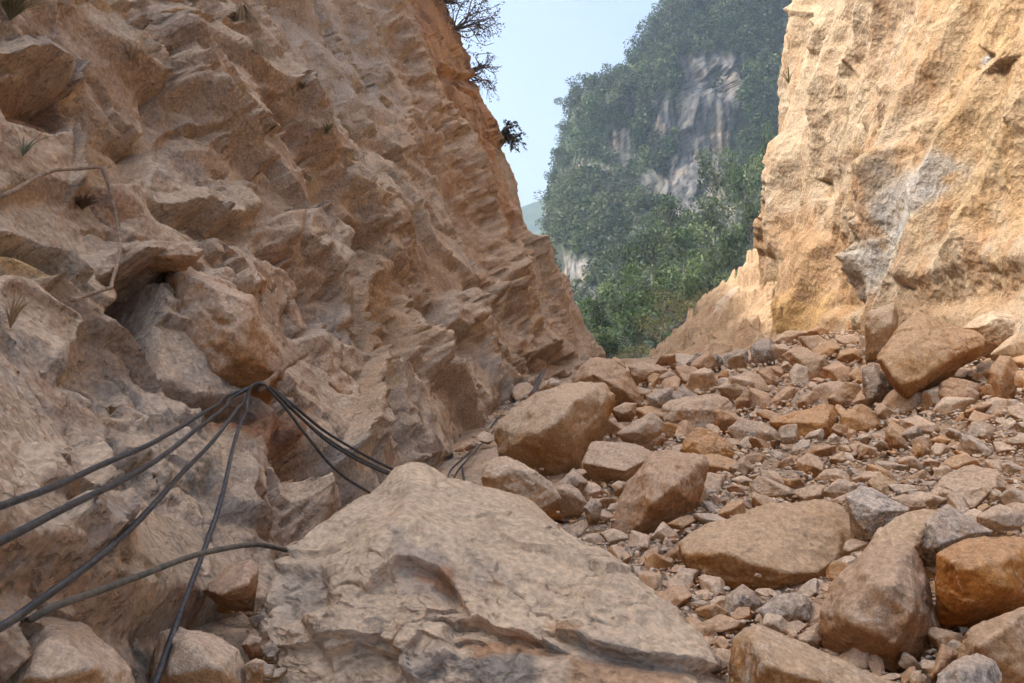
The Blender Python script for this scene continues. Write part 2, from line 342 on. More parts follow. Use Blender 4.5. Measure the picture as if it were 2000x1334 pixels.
# label, outline, distance, tint, bare grey share, {front: inner vertices (px, py, metres towards the camera), tk: thickness factor}
BOULDERS = [
 ('broad tan slab with dark rusty front edge, in front of the gravel', [(1321,1049),(1401,1014),(1496,982),(1597,965),(1650,982),(1667,1017),(1695,1052),(1671,1091),(1629,1133),(1555,1161),(1489,1177),(1415,1164),(1356,1143),(1324,1094)], 4.2, OCH, .30, dict(tilt=.75, front=[(1335,1062,.12),(1405,1070,.28),(1468,1101,.36),(1527,1122,.38),(1600,1118,.3),(1560,1010,-.1),(1420,1150,.12),(1500,1165,.2)])),
 ('tall rough brown boulder with whitish crust beside the orange boulder', [(1695,1063),(1730,1050),(1783,1058),(1800,1091),(1821,1133),(1832,1189),(1844,1238),(1821,1283),(1790,1318),(1748,1335),(1685,1306),(1636,1276),(1601,1245),(1596,1196),(1615,1147),(1650,1108)], 2.95, (.37,.25,.16), .42, dict(front=[(1720,1130,.2),(1660,1210,.22),(1750,1260,.24),(1790,1170,.2)])),
 ('smooth tan slab leaning up behind the tall rough boulder', [(1671,1095),(1710,1035),(1752,1007),(1815,988),(1846,1003),(1862,1035),(1803,1075),(1780,1100),(1700,1110)], 3.45, OCH, .22, dict(tilt=.8)),
 ('pale grey angular chip wedged behind the broad tan slab', [(1650,968),(1676,946),(1706,951),(1737,979),(1779,996),(1734,1010),(1713,1024),(1702,1049),(1671,1017)], 4.0, PALE, .62, dict(tilt=.6, tk=.5)),
 ('speckled grey and tan rock above the orange boulder', [(1804,1017),(1849,979),(1874,1007),(1940,1038),(1900,1055),(1825,1080),(1818,1095),(1800,1070)], 3.4, GREY, .62, {}),
 ('deep orange rounded boulder at the right edge', [(1825,1077),(1867,1049),(1916,1038),(1965,1042),(2020,1047),(2060,1100),(2050,1170),(1947,1200),(1895,1221),(1860,1217),(1839,1192),(1828,1147)], 2.9, RUST, .12, dict(front=[(1880,1110,.18),(1960,1090,.2),(1900,1180,.18),(1970,1150,.24)])),
 ('brown boulder with white veins in the bottom right corner', [(1874,1252),(1895,1224),(1947,1200),(2010,1178),(2070,1200),(2080,1400),(1880,1410),(1868,1300)], 2.5, (.37,.25,.155), .40, {}),
 ('blue grey stone poking up in the bottom right corner', [(1828,1318),(1860,1287),(1909,1270),(1947,1290),(1960,1318),(1965,1400),(1820,1410)], 2.25, GREY, .75, {}),
 ('brown wedge in the dark gap below the orange boulder', [(1840,1256),(1874,1270),(1872,1310),(1815,1330),(1828,1285)], 2.62, BRN, .1, {}),
 ('low orange and grey rock along the bottom edge', [(1425,1245),(1450,1222),(1482,1215),(1517,1240),(1615,1285),(1713,1318),(1770,1345),(1770,1430),(1420,1430)], 2.6, OCH, .50, dict(front=[(1500,1300,.22),(1600,1330,.2),(1470,1245,.1)])),
 ('grey pointed stone under the broad tan slab', [(1415,1168),(1450,1137),(1475,1157),(1491,1182),(1482,1206),(1412,1212)], 3.5, GREY, .55, {}),
 ('flat pale grey stone under the broad tan slab', [(1478,1192),(1513,1161),(1545,1156),(1576,1161),(1589,1175),(1580,1213),(1541,1220),(1496,1217)], 3.25, (.38,.34,.29), .55, dict(tilt=.5)),
 ('small tan stone tucked against the tall rough boulder', [(1556,1248),(1580,1224),(1600,1215),(1610,1252),(1590,1275),(1568,1265)], 3.0, TAN, .4, {}),
 ('small whitish stone at the foot of the tall rough boulder', [(1776,1322),(1786,1309),(1799,1309),(1808,1330),(1800,1360),(1775,1360)], 2.5, CREAM, .4, {}),
 ('large tan boulder with a dark broken right side, below the gravel', [(1811,965),(1846,923),(1902,906),(1947,916),(1972,951),(1951,972),(1902,1000),(1874,995),(1825,990)], 4.7, TAN, .28, dict(tilt=.5, front=[(1945,950,.15),(1905,990,.2),(1850,960,.1)])),
 ('blocky tan rock beneath the large tan boulder', [(1905,1007),(1951,982),(2000,1003),(1996,1031),(1958,1041),(1916,1030)], 3.9, TAN, .25, {}),
 ('greyish wedge at the right edge below the gravel', [(1950,968),(1975,946),(2010,965),(2030,1010),(1990,1010),(1960,985)], 4.2, (.40,.33,.26), .45, {}),
 ('pinkish tan flat stone beside the pale grey chip', [(1737,972),(1765,963),(1804,975),(1810,990),(1779,998),(1750,992)], 4.5, (.44,.32,.23), .25, dict(tilt=.6)),
 ('ochre angular stone behind the pale grey chip', [(1692,940),(1716,921),(1755,944),(1757,961),(1737,976),(1709,960)], 5.2, OCH, .15, {}),
 ('dusty triangular stone left of the ochre angular stone', [(1606,960),(1636,933),(1680,944),(1668,968),(1640,980)], 5.2, TAN, .35, {}),
 ('long tan and grey stone behind the broad tan slab', [(1463,947),(1478,926),(1510,937),(1545,951),(1582,968),(1545,981),(1496,986),(1478,984)], 5.6, TAN, .45, {}),
 ('upright grey brown stone right of the round orange boulder', [(1422,912),(1454,888),(1475,912),(1464,944),(1440,940)], 6.4, (.34,.26,.19), .4, {}),
 ('tall two faced block standing upright in the middle', [(1272,882),(1300,872),(1380,888),(1387,900),(1380,950),(1371,976),(1350,1008),(1322,1038),(1280,1054),(1212,1054),(1190,1034),(1200,1008),(1212,984),(1220,942),(1244,914)], 5.3, (.41,.285,.19), .36, dict(front=[(1312,893,.12),(1318,948,.42),(1255,1000,.38),(1212,1048,.2),(1372,905,.02),(1340,970,.3),(1228,1000,.22),(1258,920,.2)], tk=.8)),
 ('flat pale slab lying against the leaning block', [(1138,896),(1152,858),(1212,862),(1258,872),(1278,884),(1244,920),(1222,938),(1198,936),(1136,910)], 6.6, (.43,.33,.24), .38, dict(tilt=.9, front=[(1140,902,.1),(1180,912,.25),(1222,920,.3)])),
 ('round orange boulder with a rusty hollow in the middle of the rubble', [(1333,855),(1360,832),(1390,838),(1430,868),(1449,885),(1440,905),(1410,925),(1383,932),(1365,900),(1330,880)], 7.4, ORA, .12, {}),
 ('huge leaning block with a golden right face', [(960,835),(988,800),(1032,770),(1090,752),(1125,744),(1182,742),(1192,752),(1203,780),(1190,808),(1175,832),(1158,852),(1145,882),(1122,912),(1082,949),(1058,934),(1020,904),(985,892),(966,888)], 8.0, (.48,.365,.25), .25, dict(front=[(1095,812,.75),(1130,778,.5),(1010,850,.42),(1040,858,.72),(1165,755,.12),(1082,935,.35),(1120,870,.55)], tk=.8)),
 ('big dusty boulder right behind the huge leaning block', [(1112,748),(1135,707),(1165,692),(1200,702),(1222,717),(1238,745),(1262,780),(1265,800),(1235,800),(1190,800),(1130,790)], 11.0, (.41,.29,.195), .33, dict(front=[(1160,730,.3),(1215,760,.4)])),
 ('small rounded tan rock just past the big dusty boulder', [(1186,706),(1200,696),(1214,702),(1224,718),(1200,725)], 13.0, OCH, .15, {}),
 ('tan stone touching the right side of the huge leaning block', [(1192,800),(1220,785),(1245,786),(1243,810),(1212,818)], 8.5, TAN, .35, {}),
 ('low jagged tan rock behind the flat pale slab', [(1205,852),(1240,822),(1272,801),(1297,825),(1296,842),(1255,856),(1240,864)], 7.9, TAN, .4, {}),
 ('dark grey rock right of the big dusty boulder', [(1260,772),(1300,755),(1317,758),(1309,792),(1287,798),(1264,792)], 10.0, GREY, .6, {}),
 ('grey rounded rock beyond the wide sloping slab', [(1311,768),(1337,754),(1372,777),(1358,792),(1312,786)], 10.0, (.33,.28,.24), .5, {}),
 ('wide sloping tan and grey slab in the middle of the rubble', [(1291,795),(1307,780),(1355,790),(1395,765),(1425,777),(1433,792),(1422,825),(1395,838),(1360,838),(1337,852),(1300,835)], 8.7, TAN, .38, dict(tilt=.7)),
 ('flat topped brown rock below the dark grey pair', [(1317,717),(1335,711),(1360,717),(1407,745),(1392,752),(1372,758),(1350,762),(1327,748)], 12.5, (.39,.27,.18), .3, dict(tilt=.5)),
 ('low tan slab at the crest of the rubble', [(1225,714),(1250,705),(1285,711),(1309,722),(1297,736),(1262,744),(1235,734)], 13.5, TAN, .3, dict(tilt=.5)),
 ('small flat tan stone below the low tan slab', [(1284,737),(1305,724),(1324,733),(1318,745),(1295,749)], 12.8, TAN, .3, {}),
 ('dark bluish rock with a twin hump at the crest of the rubble', [(1338,711),(1360,688),(1388,692),(1400,690),(1412,700),(1416,720),(1388,718),(1350,717)], 15.0, DARK, .6, {}),
 ('grey wedge shaped rock between the dark rock and the tall grey rock', [(1412,696),(1440,679),(1460,684),(1469,708),(1450,718),(1418,721)], 14.5, (.29,.25,.215), .5, {}),
 ('tall grey rock at the crest of the rubble', [(1463,678),(1484,661),(1502,657),(1515,668),(1531,688),(1530,702),(1496,714),(1480,716),(1467,704)], 14.0, (.29,.265,.25), .5, {}),
 ('tan block with a shadowed left side below the right cliff', [(1547,691),(1584,684),(1612,696),(1629,724),(1629,746),(1608,753),(1576,753),(1562,730),(1555,700)], 11.5, (.41,.30,.20), .3, {}),
 ('dark grey stone leaning on the tan block', [(1612,702),(1640,706),(1662,718),(1650,738),(1630,735)], 11.6, GREY, .55, {}),
 ('pale tan slab with a sharp pointed end among mid rubble', [(1397,758),(1428,736),(1464,722),(1483,728),(1490,750),(1507,765),(1472,772),(1430,778)], 10.4, (.45,.34,.24), .3, dict(tilt=.5)),
 ('brown block leaning on the pale tan slab', [(1476,722),(1504,715),(1523,746),(1513,764),(1488,752)], 10.7, (.36,.235,.14), .2, {}),
 ('dark upright tooth of rock among mid rubble', [(1435,784),(1464,750),(1467,782),(1459,800),(1438,804)], 9.6, BRN, .25, {}),
 ('strong orange slab of a pair in mid rubble', [(1500,824),(1540,804),(1612,786),(1629,792),(1639,816),(1641,860),(1620,868),(1560,866),(1528,852)], 8.0, ORA, .08, dict(front=[(1545,825,.15),(1610,830,.28),(1560,860,.2)])),
 ('rounded orange brown block right of the strong orange slab', [(1640,808),(1680,787),(1700,795),(1731,830),(1723,844),(1690,855),(1660,861),(1641,852)], 7.9, (.39,.22,.095), .1, {}),
 ('tan block above the orange pair', [(1615,778),(1652,744),(1680,748),(1686,782),(1650,803),(1630,796)], 8.8, (.40,.255,.145), .15, {}),
 ('grey crusted rock left of the strong orange slab', [(1419,838),(1444,816),(1470,820),(1500,828),(1523,846),(1528,868),(1480,878),(1447,873)], 7.7, TAN, .5, {}),
 ('small orange stone behind the pale tan slab', [(1401,735),(1410,722),(1422,722),(1425,739),(1412,747)], 12.0, ORA, .1, {}),
 ('great tilted tan slab propped on dark rocks under the right cliff', [(1711,702),(1724,680),(1748,644),(1772,620),(1788,603),(1816,617),(1836,628),(1880,638),(1920,652),(1932,668),(1922,692),(1884,708),(1840,742),(1810,758),(1774,790),(1758,778),(1740,756),(1726,732)], 8.4, (.42,.27,.145), .16, dict(front=[(1722,704,.25),(1760,756,.5),(1800,742,.55),(1870,692,.42),(1790,680,.42),(1840,660,.25),(1776,776,.4)], tk=.4, tilt=.4, foot=False)),
 ('dark grey rock under the left side of the great tilted slab', [(1684,714),(1708,706),(1730,732),(1757,780),(1750,796),(1704,798),(1688,784),(1685,750)], 8.7, (.30,.24,.185), .5, {}),
 ('brown block under the right side of the great tilted slab', [(1830,770),(1836,748),(1856,734),(1880,738),(1920,750),(1923,758),(1900,784),(1868,804),(1850,798)], 7.9, BRN, .1, {}),
 ('tan upright boulder at the right edge beside the great tilted slab', [(1930,722),(1952,690),(1976,694),(1998,730),(2002,752),(1982,792),(1956,798),(1940,772),(1932,742)], 7.8, (.41,.265,.155), .25, {}),
 ('cream flat slab behind the great tilted slab', [(1880,640),(1900,622),(1936,606),(1970,611),(2030,622),(2045,660),(1980,684),(1925,670)], 9.3, CREAM, .25, dict(tilt=.5)),
 ('tan rock at the right edge above the upright boulder', [(1932,694),(1960,665),(1990,648),(2030,655),(2040,720),(1995,722),(1975,700)], 8.6, (.43,.31,.20), .3, {}),
 ('long brown stone below the great tilted slab', [(1881,806),(1908,788),(1939,788),(1922,809),(1890,818)], 7.2, BRN, .12, {}),
 ('pale rounded block in the gravel below the upright boulder', [(1885,856),(1897,822),(1912,818),(1949,836),(1948,856),(1906,869),(1888,863)], 6.7, (.42,.345,.26), .4, {}),
 ('tan cracked block leaning against the foot of the right cliff', [(1687,632),(1696,608),(1748,588),(1757,628),(1750,650),(1730,690),(1708,690),(1694,656)], 10.9, (.42,.325,.225), .25, {}),
 ('oval pale stone lying in the gravel', [(1919,881),(1930,864),(1948,859),(1973,870),(1969,882),(1930,888)], 6.3, CREAM, .25, {}),
 ('grey angular stone in the gravel below the orange pair', [(1760,850),(1772,834),(1796,829),(1802,846),(1780,868)], 6.9, GREY, .5, {}),
 ('brown flat stone beside the grey angular stone', [(1729,838),(1741,832),(1768,858),(1779,877),(1742,877),(1728,860)], 6.6, (.38,.245,.14), .15, {}),
 ('square tan stone at the top of the gravel field', [(1657,868),(1680,862),(1695,886),(1685,896),(1664,894)], 6.7, TAN, .3, {}),
 ('rounded tan stone at the left of the gravel field', [(1619,896),(1646,878),(1661,900),(1640,912)], 6.3, OCH, .25, {}),
 ('upright orange stone in the gravel field', [(1783,892),(1790,866),(1812,861),(1818,874),(1815,892)], 6.2, ORA, .1, {}),
 ('dark orange stone right of the upright orange stone', [(1819,860),(1832,851),(1859,860),(1841,874)], 6.4, ORA, .1, {}),
 ('rounded dusty hump right behind the giant foreground boulder', [(935,930),(945,908),(962,892),(990,889),(1022,904),(1082,946),(1100,975),(1040,1000),(960,980)], 4.9, DUST, .06, {}),
 ('tan stone perched in the notch left of the giant boulder', [(392,1154),(413,1133),(451,1094),(490,1090),(506,1112),(502,1154),(483,1178),(448,1182),(420,1170)], 3.05, (.40,.26,.17), .1, dict(tilt=.6, front=[(400,1152,.05),(450,1156,.16),(485,1140,.14)])),
 ('dusty boulder in the bottom left corner', [(-30,1290),(21,1213),(70,1182),(98,1190),(168,1217),(217,1262),(270,1334),(290,1420),(-60,1420)], 2.15, DUST, .14, dict(front=[(60,1225,.1),(110,1260,.24),(190,1300,.2),(60,1320,.3)], chips=7)),
 ('dusty boulder under the steepest cable at the bottom edge', [(286,1300),(308,1236),(350,1219),(420,1238),(469,1266),(488,1334),(495,1410),(280,1410)], 2.55, DUST, .1, dict(front=[(335,1250,.08),(385,1262,.18),(430,1300,.2),(330,1320,.2)], chips=6)),
 ('small tan stone between the tall block and the giant boulder', [(1090,945),(1120,912),(1149,942),(1130,962),(1105,960)], 6.0, (.38,.31,.25), .4, {}),
 ('flat tan stone against the back of the giant boulder', [(1078,952),(1105,942),(1132,955),(1150,985),(1135,1002),(1095,985)], 5.3, TAN, .3, {}),
 ('grey brown stone left of the tall two faced block', [(1138,990),(1160,972),(1178,985),(1172,1012),(1150,1018)], 5.0, GREY, .4, {}),
 ('pale corner stone tucked under the flat pale slab', [(1194,946),(1208,938),(1224,942),(1220,962),(1200,964)], 5.9, TAN, .2, {}),
 ('grey slab in front of the foot of the tall two faced block', [(1236,1078),(1262,1062),(1298,1064),(1304,1096),(1272,1102),(1244,1094)], 4.6, GREY, .45, {}),
 ('small pointed grey stone under the tall two faced block', [(1290,1072),(1300,1046),(1316,1064),(1318,1078),(1302,1084)], 4.6, GREY, .5, {}),
 ('brown jagged stone in the dark notch left of the giant boulder', [(470,1260),(488,1236),(512,1245),(515,1275),(490,1284)], 2.8, (.34,.24,.17), .3, {}),
 ('dark grey stone at the foot of the giant boulder', [(508,1262),(530,1250),(548,1268),(540,1292),(514,1290)], 2.65, DARK, .5, {}),
 ('tan stone beside the dusty boulder under the steepest cable', [(474,1300),(500,1284),(516,1290),(512,1320),(484,1330)], 2.5, TAN, .2, {}),
]

# ------------------------------------------------------------------ rock builder: rounded convex blocks with chips and broken faces
ICO = {}
def ico(level):
    if level not in ICO:
        bm = bmesh.new(); bmesh.ops.create_icosphere(bm, subdivisions=level, radius=1)
        v = np.array([x.co[:] for x in bm.verts]); v /= np.linalg.norm(v, axis=1, keepdims=True)
        f = np.array([[q.index for q in x.verts] for x in bm.faces]); bm.free(); ICO[level] = (v, f)
    return ICO[level]
def hull_planes(pts):
    bm = bmesh.new()
    for p in pts: bm.verts.new(p)
    r = bmesh.ops.convex_hull(bm, input=bm.verts); bm.normal_update()
    pl = []
    for f in bm.faces:
        n = np.array(f.normal[:]); d = float(np.dot(n, f.verts[0].co))
        if f.calc_area() < 1e-7: continue
        if d < 0: n, d = -n, -d
        if not any(np.dot(n, m) > 0.985 and abs(d-e) < 0.03 for m, e in pl): pl.append((n, d))
    bm.free(); return pl
def rock_points(outline, d, tilt=0.3, tk=0.75, front=None, foot=True):
    o = np.asarray(outline, float); w, h = np.ptp(o[:, 0])/FPX*d, np.ptp(o[:, 1])/FPX*d
    c = o.mean(0); ph = np.ptp(o[:, 1]); s = min(w, h); pts = []
    for px, py in o:
        pts.append(P(px, py, d+tilt*s*(c[1]-py)/ph))
    if front:
        for px, py, dd in front: pts.append(P(px, py, d-dd))
    else:
        r0 = np.random.default_rng(int(abs(o.sum())) % 9999)
        for px, py in o[r0.permutation(len(o))[:4]]:
            q = c+(np.array([px, py])-c)*r0.uniform(.3, .75)
            pts.append(P(q[0], q[1], d-r0.uniform(.16, .38)*s+tilt*s*(c[1]-q[1])/ph))
    dep = tk*(0.5*w+0.5*h)
    for px, py in o:
        q = c+(np.array([px, py])-c)*0.8
        pts.append(P(q[0], q[1]+0.06*ph, d+dep*0.8+0.3*tilt*s*(c[1]-py)/ph))
    lo = P(c[0], o[:, 1].max(), d)
    for sx in (-.25, .25) if foot else (): pts.append(lo+np.array([sx*w, 0.16*s, -0.12*s])); pts.append(lo+np.array([sx*w, 0.5*dep, -0.30*s]))
    return np.array(pts)
def rock_mesh(name, pts, level, seed, p=260, rough=1.0, chips=2):
    c = pts.mean(0); half = np.maximum(np.ptp(pts, axis=0)/2, 1e-3)
    q = (pts-c)/half
    pl = hull_planes(q); r_ = np.random.default_rng(seed)
    for k in range(chips):
        n = r_.normal(size=3)+np.array([0, -.7, .35]); n /= np.linalg.norm(n)
        pl.append((n, max((q@n).max()*r_.uniform(0.90, 0.97), 0.05)))
    N = np.array([a for a, _ in pl]); D = np.array([max(b, 0.05) for _, b in pl])
    v, f = ico(level)
    # edge lengths follow the block: directions are taken in its own proportions
    inv = ((np.maximum(v@N.T, 0)/D)**p).sum(1)**(1.0/p)
    r = 1.0/inv; x = v*r[:, None]; s = float(np.mean(half))
    wpos = x*half; base = wpos/s+seed*3.71
    nrm = v/half; nrm /= np.linalg.norm(nrm, axis=1, keepdims=True)
    d = -0.045*(plates(base*1.6+0.2*np.stack([perlin(base*2.2, 3), perlin(base*2.2, 4), perlin(base*2.2, 5)], 1), seed, .7, .5)-.1)+0.012*fbm(base*6, 3, seed+2, 0.6)
    if level >= 5:
        d = d-0.035*plates(base*4.5, seed+7, .7, .5)+0.04*facets(base*2.4+2, seed+5, .45)[0]
        d = d-0.03*np.clip(1-np.abs(fbm(base*1.1, 3, seed+9))/0.03, 0, 1)*sstep(-.1, .2, perlin(base*0.8, seed))
    if level >= 6: d = d-0.018*plates(base*13, seed+8, .8)+.006*fbm(base*40, 2, seed+4)
    return c, mesh_np(name, wpos+nrm*(d*s*rough)[:, None], f, True)

# ------------------------------------------------------------------ the ground of the gully, fitted under the boulders
ctl = []
for lb, o, d, *_ in BOULDERS:
    a = np.asarray(o, float); k = a[:, 1].max()
    if k > 1345: continue
    b = P(a[a[:, 1] > k-0.25*np.ptp(a[:, 1])][:, 0].mean(), k, d); ctl.append(b+np.array([0, 0.1, 0.03]))
ctl += [np.array(q, float) for q in ((-1, 0, .1), (1.5, 0, .05), (4, 0, .4), (-1, 2, .1), (0, 2, .08), (0, 3.4, .06), (-.8, 4.5, .1), (0, 4.6, .1), (.6, 2.6, .1), (6, 2, 1.1), (6.5, 5, 1.5), (6.6, 8, 1.8),
      (7, 11, 1.9), (7, 15, 1.85), (7.2, 19, 1.85), (-.7, 10, .28), (.3, 16, .62), (1.7, 22, .9), (3, 28, 1.0), (5, 24, 1.05), (5, 19, 1.15), (2, 14, .7), (3, 18, .95), (.2, 11, .4), (-.5, 7, .2), (2.5, 26, .95))]
ctl = np.array(ctl)
GX = np.linspace(-4, 12, 97); GY = np.linspace(-6, 34, 161)
def _fit():
    gx, gy = np.meshgrid(GX, GY, indexing='ij'); out = np.zeros(gx.shape)
    for i in range(gx.shape[0]):
        for j in range(gx.shape[1]):
            x, y = gx[i, j], gy[i, j]; bw = 0.55+0.11*max(y, 0)
            w = np.exp(-((ctl[:, 0]-x)**2+(ctl[:, 1]-y)**2)/(2*bw*bw))+1e-7/(0.1+(ctl[:, 0]-x)**2+(ctl[:, 1]-y)**2)
            A = np.stack([np.ones(len(ctl)), ctl[:, 0]-x, ctl[:, 1]-y], 1); W = w[:, None]
            out[i, j] = np.linalg.solve((A*W).T@A+np.diag([0, 1, 1])*0.05*w.sum(), (A*W).T@ctl[:, 2])[0]
    return out
GZ = _fit()
def ground_z(x, y):
    fx = np.clip((np.asarray(x)-GX[0])/(GX[1]-GX[0]), 0, len(GX)-1.001); fy = np.clip((np.asarray(y)-GY[0])/(GY[1]-GY[0]), 0, len(GY)-1.001)
    i = fx.astype(int); j = fy.astype(int); a = fx-i; b = fy-j
    return (GZ[i, j]*(1-a)+GZ[i+1, j]*a)*(1-b)+(GZ[i, j+1]*(1-a)+GZ[i+1, j+1]*a)*b
def build_ground():
    ys = np.concatenate([np.linspace(-6, 1.8, 12), np.geomspace(2, 33, 210)]); xs = np.linspace(-3.5, 11, 200)
    X, Y = np.meshgrid(xs, ys, indexing='ij'); p = np.stack([X.ravel(), Y.ravel(), np.zeros(X.size)], 1)
    z = ground_z(p[:, 0], p[:, 1])-0.10+0.07*fbm(p*1.6, 5, 3)+0.02*fbm(p*9, 3, 8)
    z = z-np.maximum(p[:, 1]-28.5, 0)*0.6
    p[:, 2] = z
    n = fbm(p*0.9, 4, 21); g = fbm(p*3.0, 3, 22)
    col = lerp(np.array((.46, .335, .225)), np.array((.38, .30, .225)), sstep(-.1, .35, n)[:, None])
    col = lerp(col, np.array((.40, .225, .10)), (0.6*sstep(.1, .4, g))[:, None])
    o = link('ground', mesh_np('ground', p, grid_faces(len(xs), len(ys)), True, col), M_ground)
    tag(o, 'dusty earth of the gully floor beneath the rubble', kind='structure')
M_ground = cliff_material('rubble_earth', (0, 0, 0), (1, 1, 1), 0.8)
build_ground()

# ------------------------------------------------------------------ left cliff
M_left = cliff_material('left_cliff_rock', (0.0, 0.9, 0.5), (1.0, 1.5, 1.3), 0.6)
def sheet(YS, prof, ycols, zrow):
    """x(y, z) through the profiles; returns the grid of points"""
    zt = np.linspace(-1.0, 24, 400); tab = []
    ker = np.exp(-np.linspace(-2, 2, 25)**2); ker /= ker.sum()
    for pr in prof:
        pr = np.asarray(pr, float); x = np.interp(zt, pr[:, 0], pr[:, 1])
        x = np.convolve(np.pad(x, 12, mode='reflect', reflect_type='odd'), ker, 'valid'); tab.append(x)
    cols = cspline(np.log(np.asarray(YS)+8.0), np.array(tab), np.log(ycols+8.0))
    G = np.zeros((len(ycols), zrow.shape[1], 3))
    for k in range(len(ycols)):
        G[k, :, 0] = np.interp(zrow[k], zt, cols[k]); G[k, :, 1] = ycols[k]; G[k, :, 2] = zrow[k]
    return G
LY = [-6, 1.2, 2.4, 4, 6, 10, 16, 22, 28, 30.5, 36]
_p28 = [(0, 3.4), (1.1, 3), (5.1, 1.1), (9.2, 0), (14, -2), (17, -3.2), (24, -6.2)]
LP = [[(-.5, -1.0), (.4, -1.3), (1.1, -2.0), (2, -2.8), (5, -4.8), (24, -14)],
      [(-.5, -.85), (.45, -1.1), (1.1, -1.65), (1.95, -2.35), (4.6, -4.1), (9, -6.6), (24, -14)],
      [(-.5, -.7), (.53, -1.06), (1.1, -1.62), (1.95, -2.32), (4.6, -4.1), (9, -6.6), (24, -14)],
      [(-.5, -.8), (.2, -1.15), (1.3, -2.15), (1.95, -2.67), (4.6, -4.3), (9, -6.6), (24, -13.8)],
      [(-.5, -.8), (.25, -1.1), (1.7, -2.1), (3.2, -3.1), (4.6, -4.0), (9, -6.3), (24, -13.4)],
      [(-.5, -.4), (.3, -.7), (1.9, -1.7), (3.6, -2.7), (6.4, -4.2), (10, -6), (24, -12.4)],
      [(-.5, .7), (.6, .32), (2.5, -.68), (5.2, -1.9), (8.6, -3.4), (12, -4.9), (24, -10.3)],
      [(-.3, 2.1), (.9, 1.7), (3.6, .5), (6.5, -.6), (10.5, -2), (14, -3.5), (24, -7.8)],
      _p28, [(z, x-1.2) for z, x in _p28], [(z, x-7) for z, x in _p28]]
def warp_cols(y0, y1, n, a, b):
    t = np.linspace(y0, y1, 20001); w = a/t**2+b/t; c = np.cumsum(w); c = (c-c[0])/(c[-1]-c[0])
    return np.interp(np.linspace(0, 1, n), c, t)
BED = np.array([.8, 1.2, -1.4]); BED /= np.linalg.norm(BED)
E3 = np.array([.85, -.2, .5]); E3 -= BED*np.dot(E3, BED); E3 /= np.linalg.norm(E3); E2 = np.cross(E3, BED)
def build_left_cliff():
    yc = np.concatenate([np.linspace(-6, 1.45, 26), warp_cols(1.6, 33.0, 960, 4000, 220), [34, 36]])
    nv = 400; t = np.linspace(0, 1, nv); up = np.linspace(0, 1, 26)[1:]
    rows = []
    for y in yc:
        zv = max(3.2, 1.75+0.46*y+0.9)
        zt_ = max(lerp(24, 15.2, sstep(13, 23, y)), zv+.5); rows.append(np.concatenate([-.4+(zv+.4)*t, zv+(zt_-zv)*up**1.5]))
    G = sheet(LY, LP, yc, np.array(rows)); shp = G.shape[:2]
    N = grid_normals(G); N = np.where((N[..., :1] < 0), -N, N).reshape(-1, 3); p = G.reshape(-1, 3).astype(np.float32)
    px, py = proj(p); px = np.where(p[:, 1] < 1.0, -3000, px)
    q = np.stack([p@BED, p@E2, p@E3], 1).astype(np.float32)
    wob = np.stack([fbm(p*2.2, 3, 40), fbm(p*2.2, 3, 41)], 0)
    S = Sculpt(px, py, (wob[0]*2.5, wob[1]*2.5))
    pw = p+.3*np.stack([wob[1], wob[0], wob[0]+wob[1]], 1); qa = q+0.35*np.stack([wob[0], wob[1], wob[0]-wob[1]], 1)
    near = sstep(2.5, 9, p[:, 1]); pr = pw.copy(); pr[:, 1] += .35*pw[:, 2]
    f1 = plates(pr/np.array([1.7, 2.1, 3.0]), 11, .8, .7); g1 = plates(pw/np.array([1.3, 1.5, 2.2])+4, 14, .8, .7); f2 = plates(pw/np.array([.6, .7, .85])+5, 12, .8, .7)
    f3 = plates(pw/np.array([.24, .28, .26])+9, 13, .8, .7); f4 = plates(q/np.array([.10, .075, .085])+2, 17, .8, .6)
    rough = sstep(-.22, .30, fbm(p*0.6, 3, 55)); r2 = sstep(-.15, .25, fbm(p*1.3, 3, 56))
    def beds(L, seed, wv, brk):
        u = q[:, 1]/L+wv*fbm(p*(.6/L), 3, seed); k = np.floor(u); fr = u-k; z0 = np.zeros(len(u), np.int64)
        seg = np.floor(q[:, 0]/(L*brk)+7*(hsh(k.astype(np.int64), z0, z0, seed)/4294967296.0)+.3*wob[0]).astype(np.int64)
        am = hsh(k.astype(np.int64), seg, z0, seed+3)/4294967296.0; return am*np.clip(fr/.06, 0, 1)*(1-fr)**1.3*np.clip(am*3-.6, 0, 1)
    rm = (.16+1.15*rough*sstep(-.2, .2, fbm(p*.35, 2, 58)))
    D = -(f1-.2)*lerp(.20, .46, near)+(g1-.2)*lerp(.14, .32, near)-(f2-.2)*lerp(.06, .12, near)*(.12+rm)-f3*lerp(.06, .09, near)*rm-(plates(pw/np.array([.42, .5, .46])+1, 21, .8, .7)-.2)*lerp(.04, .07, near)*rm-f4*lerp(.030, .045, near)*(.2+r2*rm)
    _, ec = facets(pw/np.array([.8, .9, .75])+3, 18, .5)
    D -= lerp(.07, .16, near)*np.clip(1-ec/.045, 0, 1)*sstep(.08, .3, fbm(p*.8, 2, 97))
    D += facets(pw/np.array([1.1, 1.25, 1.0])+2, 22, .3)[0]*lerp(.12, .26, near)*(.3+rough)+facets(pw/np.array([.34, .38, .3])+6, 23, .4)[0]*lerp(.03, .05, near)*rm
    D += beds(2.3, 91, .8, 1.4)*lerp(.25, .50, near)*sstep(-.1, .25, fbm(p*.35, 2, 95))
    D += fbm(q*np.array([.5, 1.1, 1.0]), 4, 61)*.16*lerp(.5, 1, near)+fbm(p*7, 4, 62, .6)*.03*(.3+.8*r2)+fbm(p*34, 2, 63)*.008
    D = D-D[::97].mean()-.16*near; S.D = D.astype(np.float32)*0.9
    # hand placed forms -------------------------------------------------
    S.poly([(770,-60),(865,170),(960,420),(1000,470),(1300,470),(1300,-60)], -.5, 14, (0, 0), 8)      # reddish recess behind the rib
